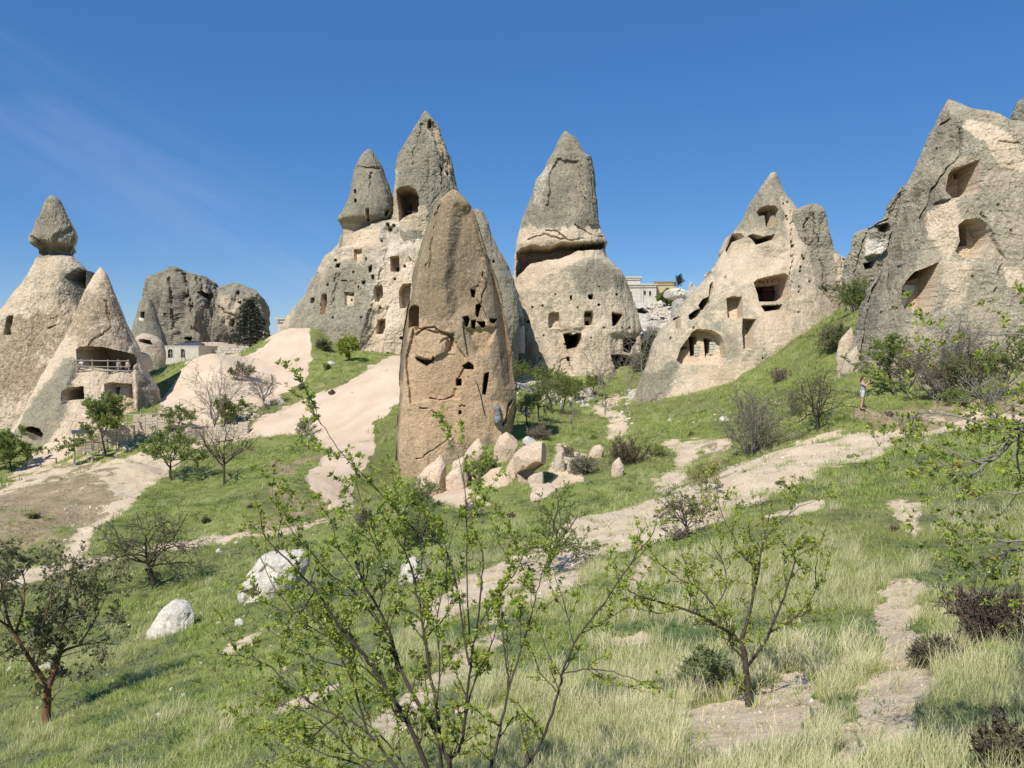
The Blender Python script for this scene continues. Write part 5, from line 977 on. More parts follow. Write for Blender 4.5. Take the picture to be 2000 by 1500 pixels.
def st(Y0, Y1, pts, r0, r1): n = len(pts); return ([(a, b, Y0+(Y1-Y0)*i/(n-1)) for i, (a, b) in enumerate(pts)], r0, r1)
FP = dict(seg=.07, wander=.5, up=[.3, .25, .2], lv=2, kids=[4, 2.6, 2], ang=(30, 60), ratio=.55, leaf_lv=1, leaves=20, k=5, rmin=.0014, bare=.1, thick=0, dens=7.2, tl=.42, tr=.0055, tipleaf=True)
FP5 = None
bF1 = P(880, 1560, 5.6)
fore_tree('big foreground almond bush with upright dark stems and fresh yellow-green leaves', 'almond_tree', bF1, [
 st(5.8, 6.2, [(830,1560),(760,1450),(700,1400),(640,1330),(610,1290)], .009, .003), st(5.9, 6.4, [(800,1560),(700,1480),(620,1400),(540,1370),(480,1350)], .009, .003), st(5.7, 5.9, [(850,1540),(790,1400),(740,1330),(680,1280),(640,1200),(610,1130)], .009, .003), st(6, 6.4, [(780,1560),(650,1510),(560,1490),(500,1440)], .009, .003), st(5.6, 5.5, [(870,1540),(850,1400),(860,1300),(850,1220),(870,1120),(880,1060)], .009, .003), st(5.9, 6.2, [(713,1280),(650,1250),(580,1210),(530,1140),(510,1090)], .009, .003), st(5.8, 5.6, [(787,1320),(760,1220),(700,1130),(660,1070),(650,1030)], .009, .003), st(5.6, 5.3, [(910,1400),(930,1320),(960,1260),(975,1200)], .009, .003),
 st(5.6, 5.9, [(884,1560),(883,1497),(850,1430),(817,1373),(787,1320),(773,1293),(763,1247),(740,1187),(707,1133),(690,1085)], .024, .008),
 st(5.6, 5.3, [(884,1540),(877,1483),(900,1463),(910,1383),(917,1300),(930,1240),(940,1160),(943,1095)], .017, .006),
 st(5.7, 6.0, [(865,1540),(857,1383),(837,1317),(830,1247),(820,1187),(810,1133),(797,1087),(770,1040)], .018, .006), st(5.9, 6.1, [(830,1247),(867,1213),(880,1177)], .009, .004),
 st(5.6, 5.4, [(860,1560),(830,1487),(800,1417),(760,1353),(730,1307),(713,1280),(667,1233),(617,1150),(577,1110),(520,1053)], .022, .006),
 st(5.7, 6.2, [(830,1550),(767,1493),(717,1427),(660,1397),(600,1373),(530,1300),(470,1280)], .016, .005), st(5.8, 5.8, [(717,1427),(690,1330),(640,1240),(590,1180)], .01, .004),
 st(5.4, 5.6, [(917,1300),(903,1213),(890,1133),(867,1063),(800,1030),(783,1008)], .010, .004), st(5.5, 5.5, [(867,1063),(800,1028),(740,960),(680,900),(640,850),(615,800),(603,772)], .006, .002),
 st(5.5, 5.5, [(917,1240),(912,1100),(910,1000),(905,930),(890,872)], .007, .002), st(5.9, 5.8, [(740,1187),(760,1120),(720,1040),(700,960)], .007, .003), st(5.7, 5.5, [(763,1247),(690,1150),(640,1120),(590,1060),(555,1020)], .008, .003),
 st(5.7, 6.1, [(800,1417),(770,1380),(700,1310),(620,1290),(540,1240)], .009, .004), st(6, 6.3, [(790,1550),(700,1490),(620,1470),(560,1430)], .012, .004), st(5.6, 5.2, [(930,1240),(960,1180),(1000,1130),(1020,1090)], .007, .003),
 st(5.8, 5.9, [(660,1397),(610,1440),(570,1470)], .008, .004), st(5.8, 6.0, [(617,1150),(590,1200),(540,1190),(500,1160)], .007, .003)],
 FP, 300, .036, 'leaf_spring', 'bark')
bF2 = P(955, 1560, 5.2)
fore_tree('slimmer foreground almond stems leaning right beside the big almond bush', 'almond_tree', bF2, [
 st(5.2, 5.3, [(955,1560),(960,1497),(977,1427),(993,1347),(990,1293),(983,1240)], .016, .005), st(5.2, 5.5, [(993,1347),(1020,1267),(1047,1167),(1058,1120)], .009, .003),
 st(5.2, 5.0, [(975,1560),(1027,1500),(1067,1433),(1090,1350),(1100,1310),(1130,1240),(1180,1180),(1240,1090),(1276,1040)], .014, .004), st(5.1, 5.0, [(1100,1315),(1150,1305),(1200,1312),(1235,1325)], .006, .003), st(5.2, 5.4, [(1120,1260),(1110,1200),(1085,1130)], .006, .003), st(5.1, 5., [(1130,1240),(1180,1215),(1230,1180)], .005, .002)],
 dict(FP, dens=6.5, leaves=15), 220, .035, 'leaf_spring', 'bark')
bF3 = hit(1461, 1380)
Yb = bF3[1]
fore_tree('slender almond with dark forked trunk standing in the dry grass at right', 'almond_tree', bF3, [
 st(Yb, Yb, [(1463,1385),(1460,1350),(1457,1300),(1448,1251)], .050, .036),
 st(Yb, Yb-.4, [(1448,1255),(1412,1227),(1370,1203),(1334,1188),(1265,1170),(1229,1155)], .028, .009), st(Yb-.1, Yb+.2, [(1412,1227),(1397,1188),(1376,1161),(1361,1146),(1325,1131),(1300,1110)], .018, .006),
 st(Yb, Yb+.3, [(1448,1255),(1463,1200),(1475,1146),(1481,1113),(1490,1060),(1500,1020)], .026, .008), st(Yb+.1, Yb+.4, [(1481,1113),(1454,1092),(1440,1060),(1410,1010),(1400,960)], .012, .004),
 st(Yb, Yb-.3, [(1460,1302),(1493,1257),(1511,1215),(1532,1164),(1550,1110),(1555,1060)], .024, .007), st(Yb-.1, Yb, [(1505,1235),(1544,1215),(1580,1176),(1595,1149),(1592,1110),(1600,1060)], .014, .005),
 st(Yb, Yb-.2, [(1456,1290),(1425,1260),(1420,1225)], .018, .008), st(Yb, Yb+.3, [(1397,1188),(1420,1150),(1415,1100),(1380,1050),(1370,1000)], .01, .004), st(Yb, Yb-.3, [(1334,1188),(1290,1200),(1250,1190)], .008, .004), st(Yb+.2, Yb+.2, [(1490,1060),(1520,1020),(1560,990),(1600,975)], .008, .003), st(Yb+.2, Yb+.5, [(1361,1146),(1330,1080),(1320,1040)], .008, .003)],
 dict(FP, tl=.46, tr=.0065, dens=9, leaves=13, rmin=.0024, wander=.8, kids=[5, 3.5, 2]), 250, .040, 'leaf_spring', 'bark')
OFF = [st(4.5, a, [(2090,900),(2120,760),(px_,py_),(px2,py2)], .03, .008) for a, px_, py_, px2, py2 in ((5.5,2140,600,2120,380),(4.2,2200,640,2300,420),(5.0,2180,500,2060,330),(6.0,2160,700,2150,560),(3.8,2260,760,2420,600),(5.8,2260,560,2330,330),(6.4,2120,840,2080,640),(6.8,2200,880,2260,700))]
fore_tree('overhanging grey almond boughs with few leaves reaching in from the right edge', 'almond_tree', P(2140, 1560, 4.6), [
 st(4.6, 4.5, [(2140,1560),(2120,1300),(2100,1100),(2090,900),(2060,760)], .06, .03), st(4.5, 4.8, [(2090,900),(2040,800),(2012,828),(1975,865),(1950,890),(1905,920),(1885,945),(1872,978)], .028, .004), st(4.6, 4.9, [(1955,888),(1920,895),(1875,915),(1850,920)], .008, .003), st(4.6, 5, [(1930,897),(1850,910),(1780,915),(1735,923)], .007, .002),
 st(4.5, 5, [(2040,850),(2000,838),(1930,833),(1870,812),(1800,806),(1786,812),(1780,835)], .011, .003), st(4.6, 4.9, [(1920,905),(1870,890),(1840,870),(1810,862)], .006, .002), st(4.5, 5, [(2100,1100),(2040,1060),(1960,1080),(1930,1088),(1900,1110)], .015, .003), st(4.5, 4.8, [(2040,1060),(1940,1055),(1900,1052),(1862,1064)], .009, .002), st(4.6, 4.9, [(1965,1078),(1940,1110),(1925,1130),(1912,1160)], .007, .002),
 st(4.5, 4.9, [(2060,760),(2010,650),(1950,655),(1900,650),(1860,632)], .009, .002), st(4.4, 4.6, [(2090,980),(2030,950),(1990,965),(1950,960),(1905,975)], .012, .003), st(4.5, 4.9, [(2090,900),(2010,885),(1985,845),(1960,830)], .012, .004), st(4.5, 4.7, [(2100,1180),(2040,1130),(1990,1130),(1960,1160)], .01, .003), st(4.4, 4.8, [(1990,850),(1985,900),(1995,950),(1960,1000)], .008, .003)]+OFF,
 dict(FP, dens=9, leaves=12, tl=.36, tr=.004), 200, .034, 'leaf_spring', 'bark_grey', 0)
bF5 = hit(92, 1412); Yb = bF5[1]
fore_tree('forked reddish-barked tree with a dark twiggy crown at lower left', 'fruit_tree', bF5, [
 st(Yb, Yb, [(91,1416),(91,1372),(94,1338)], .13, .10), st(Yb, Yb-.6, [(94,1340),(70,1305),(45,1265),(20,1225),(8,1180),(0,1130)], .075, .02), st(Yb, Yb+.6, [(95,1340),(110,1298),(120,1272),(155,1260),(200,1254)], .075, .02),
 st(Yb+.2, Yb+.8, [(118,1275),(122,1220),(130,1170),(140,1120)], .06, .02), st(Yb, Yb-.5, [(70,1305),(80,1270),(85,1220),(100,1160)], .04, .015), st(Yb-.3, Yb-.9, [(20,1225),(-20,1200),(-50,1160)], .04, .02), st(Yb-.3, Yb+.3, [(30,1240),(45,1190),(50,1140),(40,1110)], .04, .015), st(Yb+.4, Yb+1, [(155,1260),(180,1220),(200,1180)], .03, .012), st(Yb, Yb+1., [(122,1240),(160,1200),(170,1150)], .03, .012)],
 dict(FP, seg=.2, tl=1.2, tr=.014, dens=5, leaves=.35, rmin=.003, wander=.8, kids=[6, 6, 5], lv=3), 0, .085, 'leaf_olive', 'bark_red', .2)
# ================================================================ grass: tufts scattered over the meadow (one object per kind of growth)
def tuft(name, n, h, w, spread, lean, mat, seed, head=False, seg=3):
    rng = np.random.default_rng(seed); v = []; f = []; k = 0
    for i in range(n):
        a = rng.uniform(0, 6.283); r = spread*math.sqrt(rng.random()); p = np.array([r*math.cos(a), r*math.sin(a), -.03]); hh = h*rng.uniform(.5, 1.15)
        a2 = a+rng.normal(0, .8); d = np.array([math.cos(a2), math.sin(a2), 0]); ln = hh*lean*rng.uniform(.2, 1.4); s = np.array([-math.sin(a2+rng.normal(0, .8)), math.cos(a2), 0]); s /= np.linalg.norm(s)
        for j in range(seg+1):
            t = j/seg; c = p+d*ln*t*t+np.array([0, 0, hh*(t-.18*lean*t*t)]); ww = w*(1-t)**.7*(.6+.4*min(1, t*4)) if not head else w*(.5 if t < .7 else 1.2)*(1 if t < 1 else .2)
            v += [c-s*ww/2, c+s*ww/2]
            if j: f.append((k+2*j-2, k+2*j-1, k+2*j+1, k+2*j))
        k += 2*(seg+1)
    return mesh_np(name, np.array(v), np.array(f), mat, False, add=False)
def grassmat(name, c1, c2, c3, tr=.3):
    n = NT(name, .7, .25); r = n.rand(); c = n.mix(n.rng(r, 0, .7), c1, c2); c = n.mix(n.rng(r, .72, .95), c, c3)
    c = n.mix(n.rng(n.noise(.35, 3), .4, .62, 0, .6), c, c3); n.col(c)
    t = n.t.nodes.new('ShaderNodeBsdfTranslucent'); n.L(c, t.inputs[0]); ms = n.t.nodes.new('ShaderNodeMixShader'); ms.inputs[0].default_value = tr
    n.L(n.b.outputs[0], ms.inputs[1]); n.L(t.outputs[0], ms.inputs[2]); n.L(ms.outputs[0], n.t.nodes['Material Output'].inputs[0]); return n.m
M['g_green'] = grassmat('green_grass', (.25, .33, .07), (.38, .44, .13), (.47, .47, .21))
M['g_lush'] = grassmat('lush_grass', (.21, .31, .05), (.33, .40, .09), (.42, .45, .17))
M['g_dry'] = grassmat('dry_grass', (.66, .60, .35), (.78, .72, .47), (.44, .48, .20))
M['g_weed'] = grassmat('weeds', (.08, .15, .045), (.14, .21, .08), (.26, .27, .15))
def scatter(name, label, pts, rot, scl, sources):
    me = bpy.data.meshes.new(name); me.vertices.add(len(pts)); me.vertices.foreach_set('co', pts.astype(np.float32).ravel())
    a = me.attributes.new('scl', 'FLOAT', 'POINT'); a.data.foreach_set('value', scl.astype(np.float32))
    a = me.attributes.new('rot', 'FLOAT_VECTOR', 'POINT'); a.data.foreach_set('vector', rot.astype(np.float32).ravel())
    o = bpy.data.objects.new(name, me); link(o); tag(o, label, kind='stuff')
    c = bpy.data.collections.new(name+'_tufts')
    for s in sources: c.objects.link(s)
    ng = bpy.data.node_groups.new(name, 'GeometryNodeTree')
    ng.interface.new_socket('Geometry', in_out='INPUT', socket_type='NodeSocketGeometry'); ng.interface.new_socket('Geometry', in_out='OUTPUT', socket_type='NodeSocketGeometry')
    N = ng.nodes.new; gi = N('NodeGroupInput'); go = N('NodeGroupOutput'); mp_ = N('GeometryNodeMeshToPoints'); ip = N('GeometryNodeInstanceOnPoints'); ci = N('GeometryNodeCollectionInfo')
    ci.inputs['Collection'].default_value = c; ci.inputs['Separate Children'].default_value = True; ci.inputs['Reset Children'].default_value = True
    ip.inputs['Pick Instance'].default_value = True
    ri = N('FunctionNodeRandomValue'); ri.data_type = 'INT'; ri.inputs[4].default_value = 0; ri.inputs[5].default_value = len(sources)-1
    ns = N('GeometryNodeInputNamedAttribute'); ns.data_type = 'FLOAT'; ns.inputs[0].default_value = 'scl'
    nr = N('GeometryNodeInputNamedAttribute'); nr.data_type = 'FLOAT_VECTOR'; nr.inputs[0].default_value = 'rot'
    er = N('FunctionNodeEulerToRotation')
    l = ng.links.new; l(gi.outputs[0], mp_.inputs[0]); l(mp_.outputs[0], ip.inputs['Points']); l(ci.outputs[0], ip.inputs['Instance']); l(ri.outputs[2], ip.inputs['Instance Index'])
    l(nr.outputs[0], er.inputs[0]); l(er.outputs[0], ip.inputs['Rotation']); l(ns.outputs[0], ip.inputs['Scale']); l(ip.outputs[0], go.inputs[0])
    md = o.modifiers.new('scatter', 'NODES'); md.node_group = ng; return o
def field(n, r0, r1, seed, power=1., half=47):
    rng = np.random.default_rng(seed); th = R(1)*rng.uniform(-half, half, n); r = (r0**power+(r1**power-r0**power)*rng.random(n))**(1/power)
    x, y = r*np.sin(th), r*np.cos(th); z = gz0(x, y); px, py = proj(x, y, z); m = ground_masks(x, y, z, px, py); z = z+detail(x, y, z, m)
    return rng, x, y, z, px, py, m, r
def keep(rng, x, y, m, base=1.):
    e = fbm(x*2.3, y*2.3, x*0, 3, 77)*.7
    e2 = fbm(x*7, y*7, x*0, 2, 78)*.5; bare = np.maximum(m[:, 0], m[:, 1])+(e*1.1+e2)*(np.maximum(m[:, 0], m[:, 1]) > .01)
    return ((bare < .42) | ((rng.random(len(x)) < .07) & (m[:, 1] < .3))) & (m[:, 3] < .5) & (rng.random(len(x)) < base*(1-.5*m[:, 2]))
ZONES = [(35000, 3.4, 11, 1.35, .62), (56000, 9, 30, 1.2, 1.), (58000, 26, 75, 1.1, 1.9), (26000, 70, 125, 1.0, 3.2)]
ls_green = [tuft('tuft', 13, .16, .011, .10, .7, M['g_green'], 1+i) for i in range(4)]
ls_lush = [tuft('tuft', 15, .13, .014, .12, .8, M['g_lush'], 11+i) for i in range(3)]
ls_dry = [tuft('tuft', 11, .33, .007, .07, .55, M['g_dry'], 21+i, seg=3) for i in range(4)]
ls_weed = [tuft('tuft', 13, .09, .022, .10, 1.1, M['g_weed'], 31+i, seg=2) for i in range(3)]
P_ = {k: [[], [], []] for k in ('green', 'lush', 'dry', 'weed')}
for zi, (n, r0, r1, pw, sz) in enumerate(ZONES):
    rng, x, y, z, px, py, m, r = field(n, r0, r1, 5+zi, pw); k = keep(rng, x, y, m); x, y, z, px, py, m, r = x[k], y[k], z[k], px[k], py[k], m[k], r[k]
    n1 = fbm(x*.35, y*.35, x*0, 4, 60); n2 = fbm(x*.9, y*.9, x*0, 3, 66)
    n0 = fbm(x*.16+5, y*.16, x*0, 3, 61); dryz = ss(900, 1350, px)*ss(960, 1100, py)*.42+ss(1280, 1450, py)*.22+.08*ss(1000, 1150, py)+n0*.5
    dens = rng.random(len(x))
    dry = (n1*1.1+n2*1.1+dryz > .50) & (dens < .5); lush = ~dry & ((ss(1000, 900, py)*.55+n2) > .25); weed = ~dry & ~lush & (n2 < -.10)
    green = ~(dry | lush | weed)
    n3_ = fbm(x*1.7, y*1.7, x*0, 3, 71); thin = dens < (.38+.62*ss(-.35, .15, n1+n3_))
    for key, s_ in (('green', green), ('lush', lush), ('dry', dry), ('weed', weed)):
        s_ = s_ & thin; c = s_.sum(); sc = sz*rng.uniform(.6, 1.4, c)*(1 if key != 'dry' else np.where(zi > 1, .75, 1.05)); P_[key][0].append(np.stack([x[s_], y[s_], z[s_]], 1))
        P_[key][1].append(np.stack([rng.normal(0, .14, c), rng.normal(.10 if key == 'dry' else 0, .14, c), rng.uniform(0, 6.28, c) if key != 'dry' else rng.normal(0, 1.2, c)], 1)); P_[key][2].append(sc)
for key, src, lb in (('green', ls_green, 'short dull green grass over the whole meadow'), ('lush', ls_lush, 'bright fresh grass on the valley floor and slopes'), ('dry', ls_dry, 'long pale dry grass in the foreground'), ('weed', ls_weed, 'low leafy weeds among the grass')):
    scatter('grass' if key != 'weed' else 'weeds', lb, *[np.concatenate(P_[key][j]) for j in range(3)], src)
# pebbles on bare soil
rng, x, y, z, px, py, m, r = field(60000, 5, 60, 99, 1.2); k = (m[:, 0] > .25) & (rng.random(len(x)) < .95); x, y, z, r = x[k], y[k], z[k], r[k]
src = []
for i in range(3):
    rg = np.random.default_rng(200+i); v = np.array([(a, b, c) for a in (-1, 1) for b in (-1, 1) for c in (-.6, .6)], float)*rg.uniform(.55, 1.1, (8, 3)); f = np.array([(0, 1, 3, 2), (4, 6, 7, 5), (0, 4, 5, 1), (2, 3, 7, 6), (0, 2, 6, 4), (1, 5, 7, 3)])
    src.append(mesh_np('pebble', v*.02, f, M['white_rock' if i == 0 else 'stone'], False, add=False))
scatter('pebbles', 'loose pale pebbles on the dirt road and trails', np.stack([x, y, z], 1), rng.uniform(0, 6, (len(x), 3)), (rng.pareto(3, len(x))*.8+.35).clip(0, 3)*(.42+r/50), src)
# ================================================================ buildings, walls, fences
def pt(px, py, Y): return P(px, py, Y)
def arch(mb, cx, cz, w, h, y, t=.08, k=8):
    """an arched slab (window leaf) in the xz plane"""
    pts = [(cx-w/2, cz-h/2), (cx+w/2, cz-h/2)]+[(cx+w/2*math.cos(a), cz+h/2-w/2+w/2*math.sin(a)) for a in np.linspace(0, math.pi, k)]
    n = len(pts); v = [(a, y, b) for a, b in pts]+[(a, y+t, b) for a, b in pts]
    mb.add(v, [tuple(range(n)), tuple(range(2*n-1, n-1, -1))]+[(i, i+n, (i+1) % n+n, (i+1) % n) for i in range(n)])
def arch_ring(mb, cx, cz, w, h, y, t, d, k=8):
    pr = lambda g: [(cx-w/2-g, cz-h/2), (cx-w/2-g, cz+h/2-w/2)]+[(cx-(w/2+g)*math.cos(a), cz+h/2-w/2+(w/2+g)*math.sin(a)) for a in np.linspace(0, math.pi, k)]+[(cx+w/2+g, cz-h/2)]
    a, b = pr(0), pr(t); n = len(a); v = [(p, y, q) for p, q in a]+[(p, y, q) for p, q in b]+[(p, y+d, q) for p, q in a]+[(p, y+d, q) for p, q in b]
    mb.add(v, [q for i in range(n-1) for q in ((i, i+1, n+i+1, n+i), (2*n+i, 3*n+i, 3*n+i+1, 2*n+i+1), (n+i, n+i+1, 3*n+i+1, 3*n+i), (i, 2*n+i, 2*n+i+1, i+1))])
# white stone building with two arched windows: walls are built round real window openings
Yb_ = 132; A0 = pt(309, 712, Yb_); A1 = pt(389, 712, Yb_); top = pt(350, 677, Yb_)[2]; bw = A1[0]-A0[0]; zb = A0[2]-4; H_ = top-A0[2]
root = empty('stone_building', tuple(A0)); tag(root, 'white stone building with two arched windows and flat roof below outcrop', 'building')
wins = [((334-309)/80*bw, (357-309)/80*bw)]; wx = [(334-309)/80*bw, (358-309)/80*bw]; ww, wh = .95, 1.5; wz0 = H_*.38
def wall_with_openings(mb, x0, x1, z0, z1, y, t, ops):
    xs = sorted([x0, x1]+[c for o in ops for c in (o[0]-o[2]/2, o[0]+o[2]/2)])
    for a, b in zip(xs[:-1], xs[1:]):
        o = [o for o in ops if o[0]-o[2]/2 <= (a+b)/2 <= o[0]+o[2]/2]
        if o:
            o = o[0]; mb.box(((a+b)/2, y, (z0+o[1]-o[3]/2)/2), (b-a, t, o[1]-o[3]/2-z0)); mb.box(((a+b)/2, y, (z1+o[1]+o[3]/2)/2), (b-a, t, z1-o[1]-o[3]/2))
        else: mb.box(((a+b)/2, y, (z0+z1)/2), (b-a, t, z1-z0))
m = MB(); ops = [(x, wz0+wh/2, ww, wh) for x in wx]
wall_with_openings(m, 0, bw, -4, H_, 0, .4, ops); m.box((.2, 4, H_/2-2), (.4, 7.6, H_+4)); m.box((bw-.2, 4, H_/2-2), (.4, 7.6, H_+4)); m.box((bw/2, 8, H_/2-2), (bw, .4, H_+4)); m.box((bw*.54, -.26, H_/2-.2), (.5, .12, H_+.1))
m.build('wall', M['masonry_w'], root)
m = MB(); m.box((bw/2, 4, H_+.08), (bw+.3, 8.5, .16)); m.build('roof', M['masonry_w'], root)
for x in wx:
    m = MB(); arch_ring(m, x, wz0+wh/2, ww*.84, wh*.94, -.24, .12, .1); w_ = m.build('window', M['masonry_w'], root); m = MB(); arch(m, x, wz0+wh/2, ww*.86, wh*.95, .05); m.build('pane', M['glass'], w_)
    m = MB(); m.box((x, -.0, wz0+wh*.45), (.05, .05, wh*.8)); m.box((x, -.0, wz0+wh*.5), (ww*.8, .05, .05)); m.build('muntin', M['masonry_w'], w_)
# terraced white walls below it
for i, (a, b, y0, y1, Y, lb) in enumerate(((302,392,712,722,129,'low white terrace wall directly under the arched-window building'),(310,400,722,733,127,'second rubble terrace wall lower on the bank'),(388,430,684,694,138,'rough retaining wall right of white stone building'),(418,470,680,690,142,'pale parapet wall beside the cedar'),(452,480,676,689,145,'small block hut wall with dark opening'))):
    p0 = pt(a, y1, Y); p1 = pt(b, y1, Y); h = pt(a, y0, Y)[2]-p0[2]; r = empty('terrace_wall', tuple(p0)); tag(r, lb, 'wall'); rg = random.Random(i); nb = int((p1[0]-p0[0])/.75); nr = max(1, int(h/.4))
    m = MB(); m.box(((p1[0]-p0[0])/2, .35, h/2-.8), (p1[0]-p0[0], .45, h+1.5)); m.build('core', M['masonry'], r); m = MB()
    for rr_ in range(nr):
        x = 0
        while x < p1[0]-p0[0]: w = rg.uniform(.4, 1.0); m.box((x+w/2, rg.uniform(0, .08), h*(rr_+.5)/nr), (w*.93, .3, h/nr*.9), rg.uniform(-.02, .02)); x += w
    o = m.build('stones', M['masonry_w' if i != 2 else 'masonry'], r); tag(o, kind='stuff')
# car on the terrace behind the roof line
q = pt(373, 678, 141); car = empty('parked_car', (q[0], q[1], pt(373, 680, 141)[2]-.1)); tag(car, 'dark blue-grey car parked on terrace above the white building', 'car')
prof = [(-2.1,.35),(-2.1,.8),(-1.9,.95),(-1.1,1.0),(-.5,1.42),(.75,1.45),(1.5,1.05),(2.1,.92),(2.15,.35)]
m = MB(); n = len(prof); v = [(x, -.82, z) for x, z in prof]+[(x, .82, z) for x, z in prof]; m.add(v, [tuple(range(n))[::-1], tuple(range(n, 2*n))]+[(i, (i+1) % n, (i+1) % n+n, i+n) for i in range(n)]); m.build('body', M['car'], car)
m = MB(); gp = [(-.95,1.02),(-.45,1.36),(.7,1.38),(1.25,1.06)]; v = [(x, -.835, z) for x, z in gp]+[(x, -.825, z) for x, z in gp]; m.add(v, [(3,2,1,0),(4,5,6,7),(0,1,5,4),(1,2,6,5),(2,3,7,6),(3,0,4,7)]); m.build('side_window', M['glass'], car)
for x in (-1.3, 1.35):
    m = MB(); m.tube([(x, -.87, .33), (x, .87, .33)], .33, 12); m.build('wheel', M['cloth_black'], car)
# distant houses on the ridge
def house(lb, a, b, y0, y1, Y, depth, mat, wins, yaw=0, slab='masonry_w', name='house'):
    p0 = pt(a, y1, Y); W_ = pt(b, y1, Y)[0]-p0[0]; H = pt(a, y0, Y)[2]-p0[2]; r = empty(name, tuple(p0)); r.rotation_euler.z = yaw; tag(r, lb, 'house')
    ops = [((c-a)/(b-a)*W_, (y1-(w0+w1)/2)/(y1-y0)*H, ww_/(b-a)*W_, (w1-w0)/(y1-y0)*H) for c, ww_, w0, w1 in wins]
    m = MB(); wall_with_openings(m, 0, W_, -6, H, 0, .4, ops) if ops else m.box((W_/2, 0, H/2-3), (W_, .4, H+6)); m.box((.2, depth/2+.2, H/2-3), (.4, depth, H+6)); m.box((W_-.2, depth/2+.2, H/2-3), (.4, depth, H+6)); m.box((W_/2, depth, H/2-3), (W_-.8, .4, H+6)); m.build('wall', M[mat], r)
    m = MB(); m.box((W_/2, depth/2, H+.15), (W_+.7, depth+.8, .3)); m.build('roof', M[slab], r); m = MB(); m.box((W_/2, -.28, H-.55), (W_+.1, .14, .16)); m.build('cornice', M['roof'], r)
    for x, z, w, h in ops:
        m = MB(); m.box((x, .05, z), (w*.98, .06, h*.98)); wv = m.build('window', M['glass'], r); m = MB(); m.box((x, -.24, z-h/2-.06), (w*1.3, .1, .1)); m.build('sill', M['masonry_w'], wv)
house('upper white flat-roofed house on the ridge behind central chimney', 1205, 1250, 543, 570, 198, 9, 'masonry_w', [], -.12)
house('lower white house with two dark windows on the ridge', 1228, 1281, 557, 585, 190, 8, 'masonry_w', [(1259, 4, 568, 576), (1269, 4, 569, 578), (1233, 2, 570, 573)], -.10)
house('yellow stone house with brown roof edge on the ridge', 1282, 1318, 552, 572, 192, 8, 'masonry_y', [], -.1, 'roof')
house('small pale block house peeping over cream slope crest', 543, 560, 624, 650, 150, 5, 'masonry', [(546, 2, 627, 629)], 0, 'masonry')
p0 = pt(1252, 580, 188); m = MB(); m.tube([(0, 0, -2), (0, 0, 4.5)], .05, 5); m.box((0, 0, 4.3), (.9, .06, .06)); o = m.build('utility_pole', M['steel'], None); o.location = p0; tag(o, 'thin pole standing before the lower white house', 'pole')
# rubble terraces, built stone by stone
g_ = (1+5**.5)/2; ICO_V = np.array([(-1,g_,0),(1,g_,0),(-1,-g_,0),(1,-g_,0),(0,-1,g_),(0,1,g_),(0,-1,-g_),(0,1,-g_),(g_,0,-1),(g_,0,1),(-g_,0,-1),(-g_,0,1)])/1.9
ICO_F = [(0,11,5),(0,5,1),(0,1,7),(0,7,10),(0,10,11),(1,5,9),(5,11,4),(11,10,2),(10,7,6),(7,1,8),(3,9,4),(3,4,2),(3,2,6),(3,6,8),(3,8,9),(4,9,5),(2,4,11),(6,2,10),(8,6,7),(9,8,1)]
def rubble(name, label, poly, n, smin, smax, mat='stone', seed=0, Yr=None, kind='stuff'):
    rg = np.random.default_rng(seed); p = np.asarray(poly, float); lo, hi = p.min(0), p.max(0); m = MB(); k = 0
    while k < n:
        a, b = rg.uniform(lo, hi)
        if sdf(np.array([a]), np.array([b]), poly)[0] < 0: continue
        k += 1; q = hit(a, b, 25.) if Yr is None else P(a, b, rg.uniform(*Yr)); s = rg.uniform(smin, smax)*.5
        v = ICO_V*rg.uniform(.65, 1.12, (12, 1))*rg.uniform(.6, 1.2, 3)*s; mt = np.array(Euler(tuple(rg.uniform(-.4, .4, 3))).to_matrix())
        m.add(v@mt.T+q+[0, 0, s*.2], ICO_F)
    o = m.build(name, M[mat]); return tag(o, label, kind=kind)
rubble('scree', 'loose rubble around the left terrace', [(150,850),(260,825),(300,850),(260,880),(150,890)], 130, .25, .75, 'stone', 1)
rubble('scree', 'rubble banks of the terrace by the rail fence', [(290,820),(480,842),(480,862),(330,872),(280,862)], 190, .25, .7, 'stone', 2)
rubble('scree', 'broken stones on slope below leafless tree', [(440,785),(500,790),(520,815),(480,830),(440,835)], 150, .25, .7, 'stone', 3)
rubble('scree', 'white rubble along the valley path', [(1200,765),(1245,760),(1238,812),(1215,835),(1195,815),(1185,795)], 50, .12, .4, 'white_rock', 4)
rubble('scree', 'rubble on hillside between chimney and cone', [(1255,592),(1345,575),(1340,610),(1300,640),(1262,620)], 170, .4, 1.3, 'masonry', 5)
rubble('scree', 'pale stones on the bank behind monolith', [(1005,735),(1060,745),(1100,775),(1080,800),(1010,800)], 50, .15, .5, 'white_rock', 6)
rubble('scree', 'small stones strewn on the meadow', [(0,1180),(700,1020),(760,1180),(600,1350),(0,1400)], 110, .04, .15, 'boulder', 7)
rubble('scree', 'small stones at foot of the broad cone', [(1290,830),(1420,790),(1500,760),(1530,790),(1420,840)], 30, .1, .3, 'white_rock', 8)
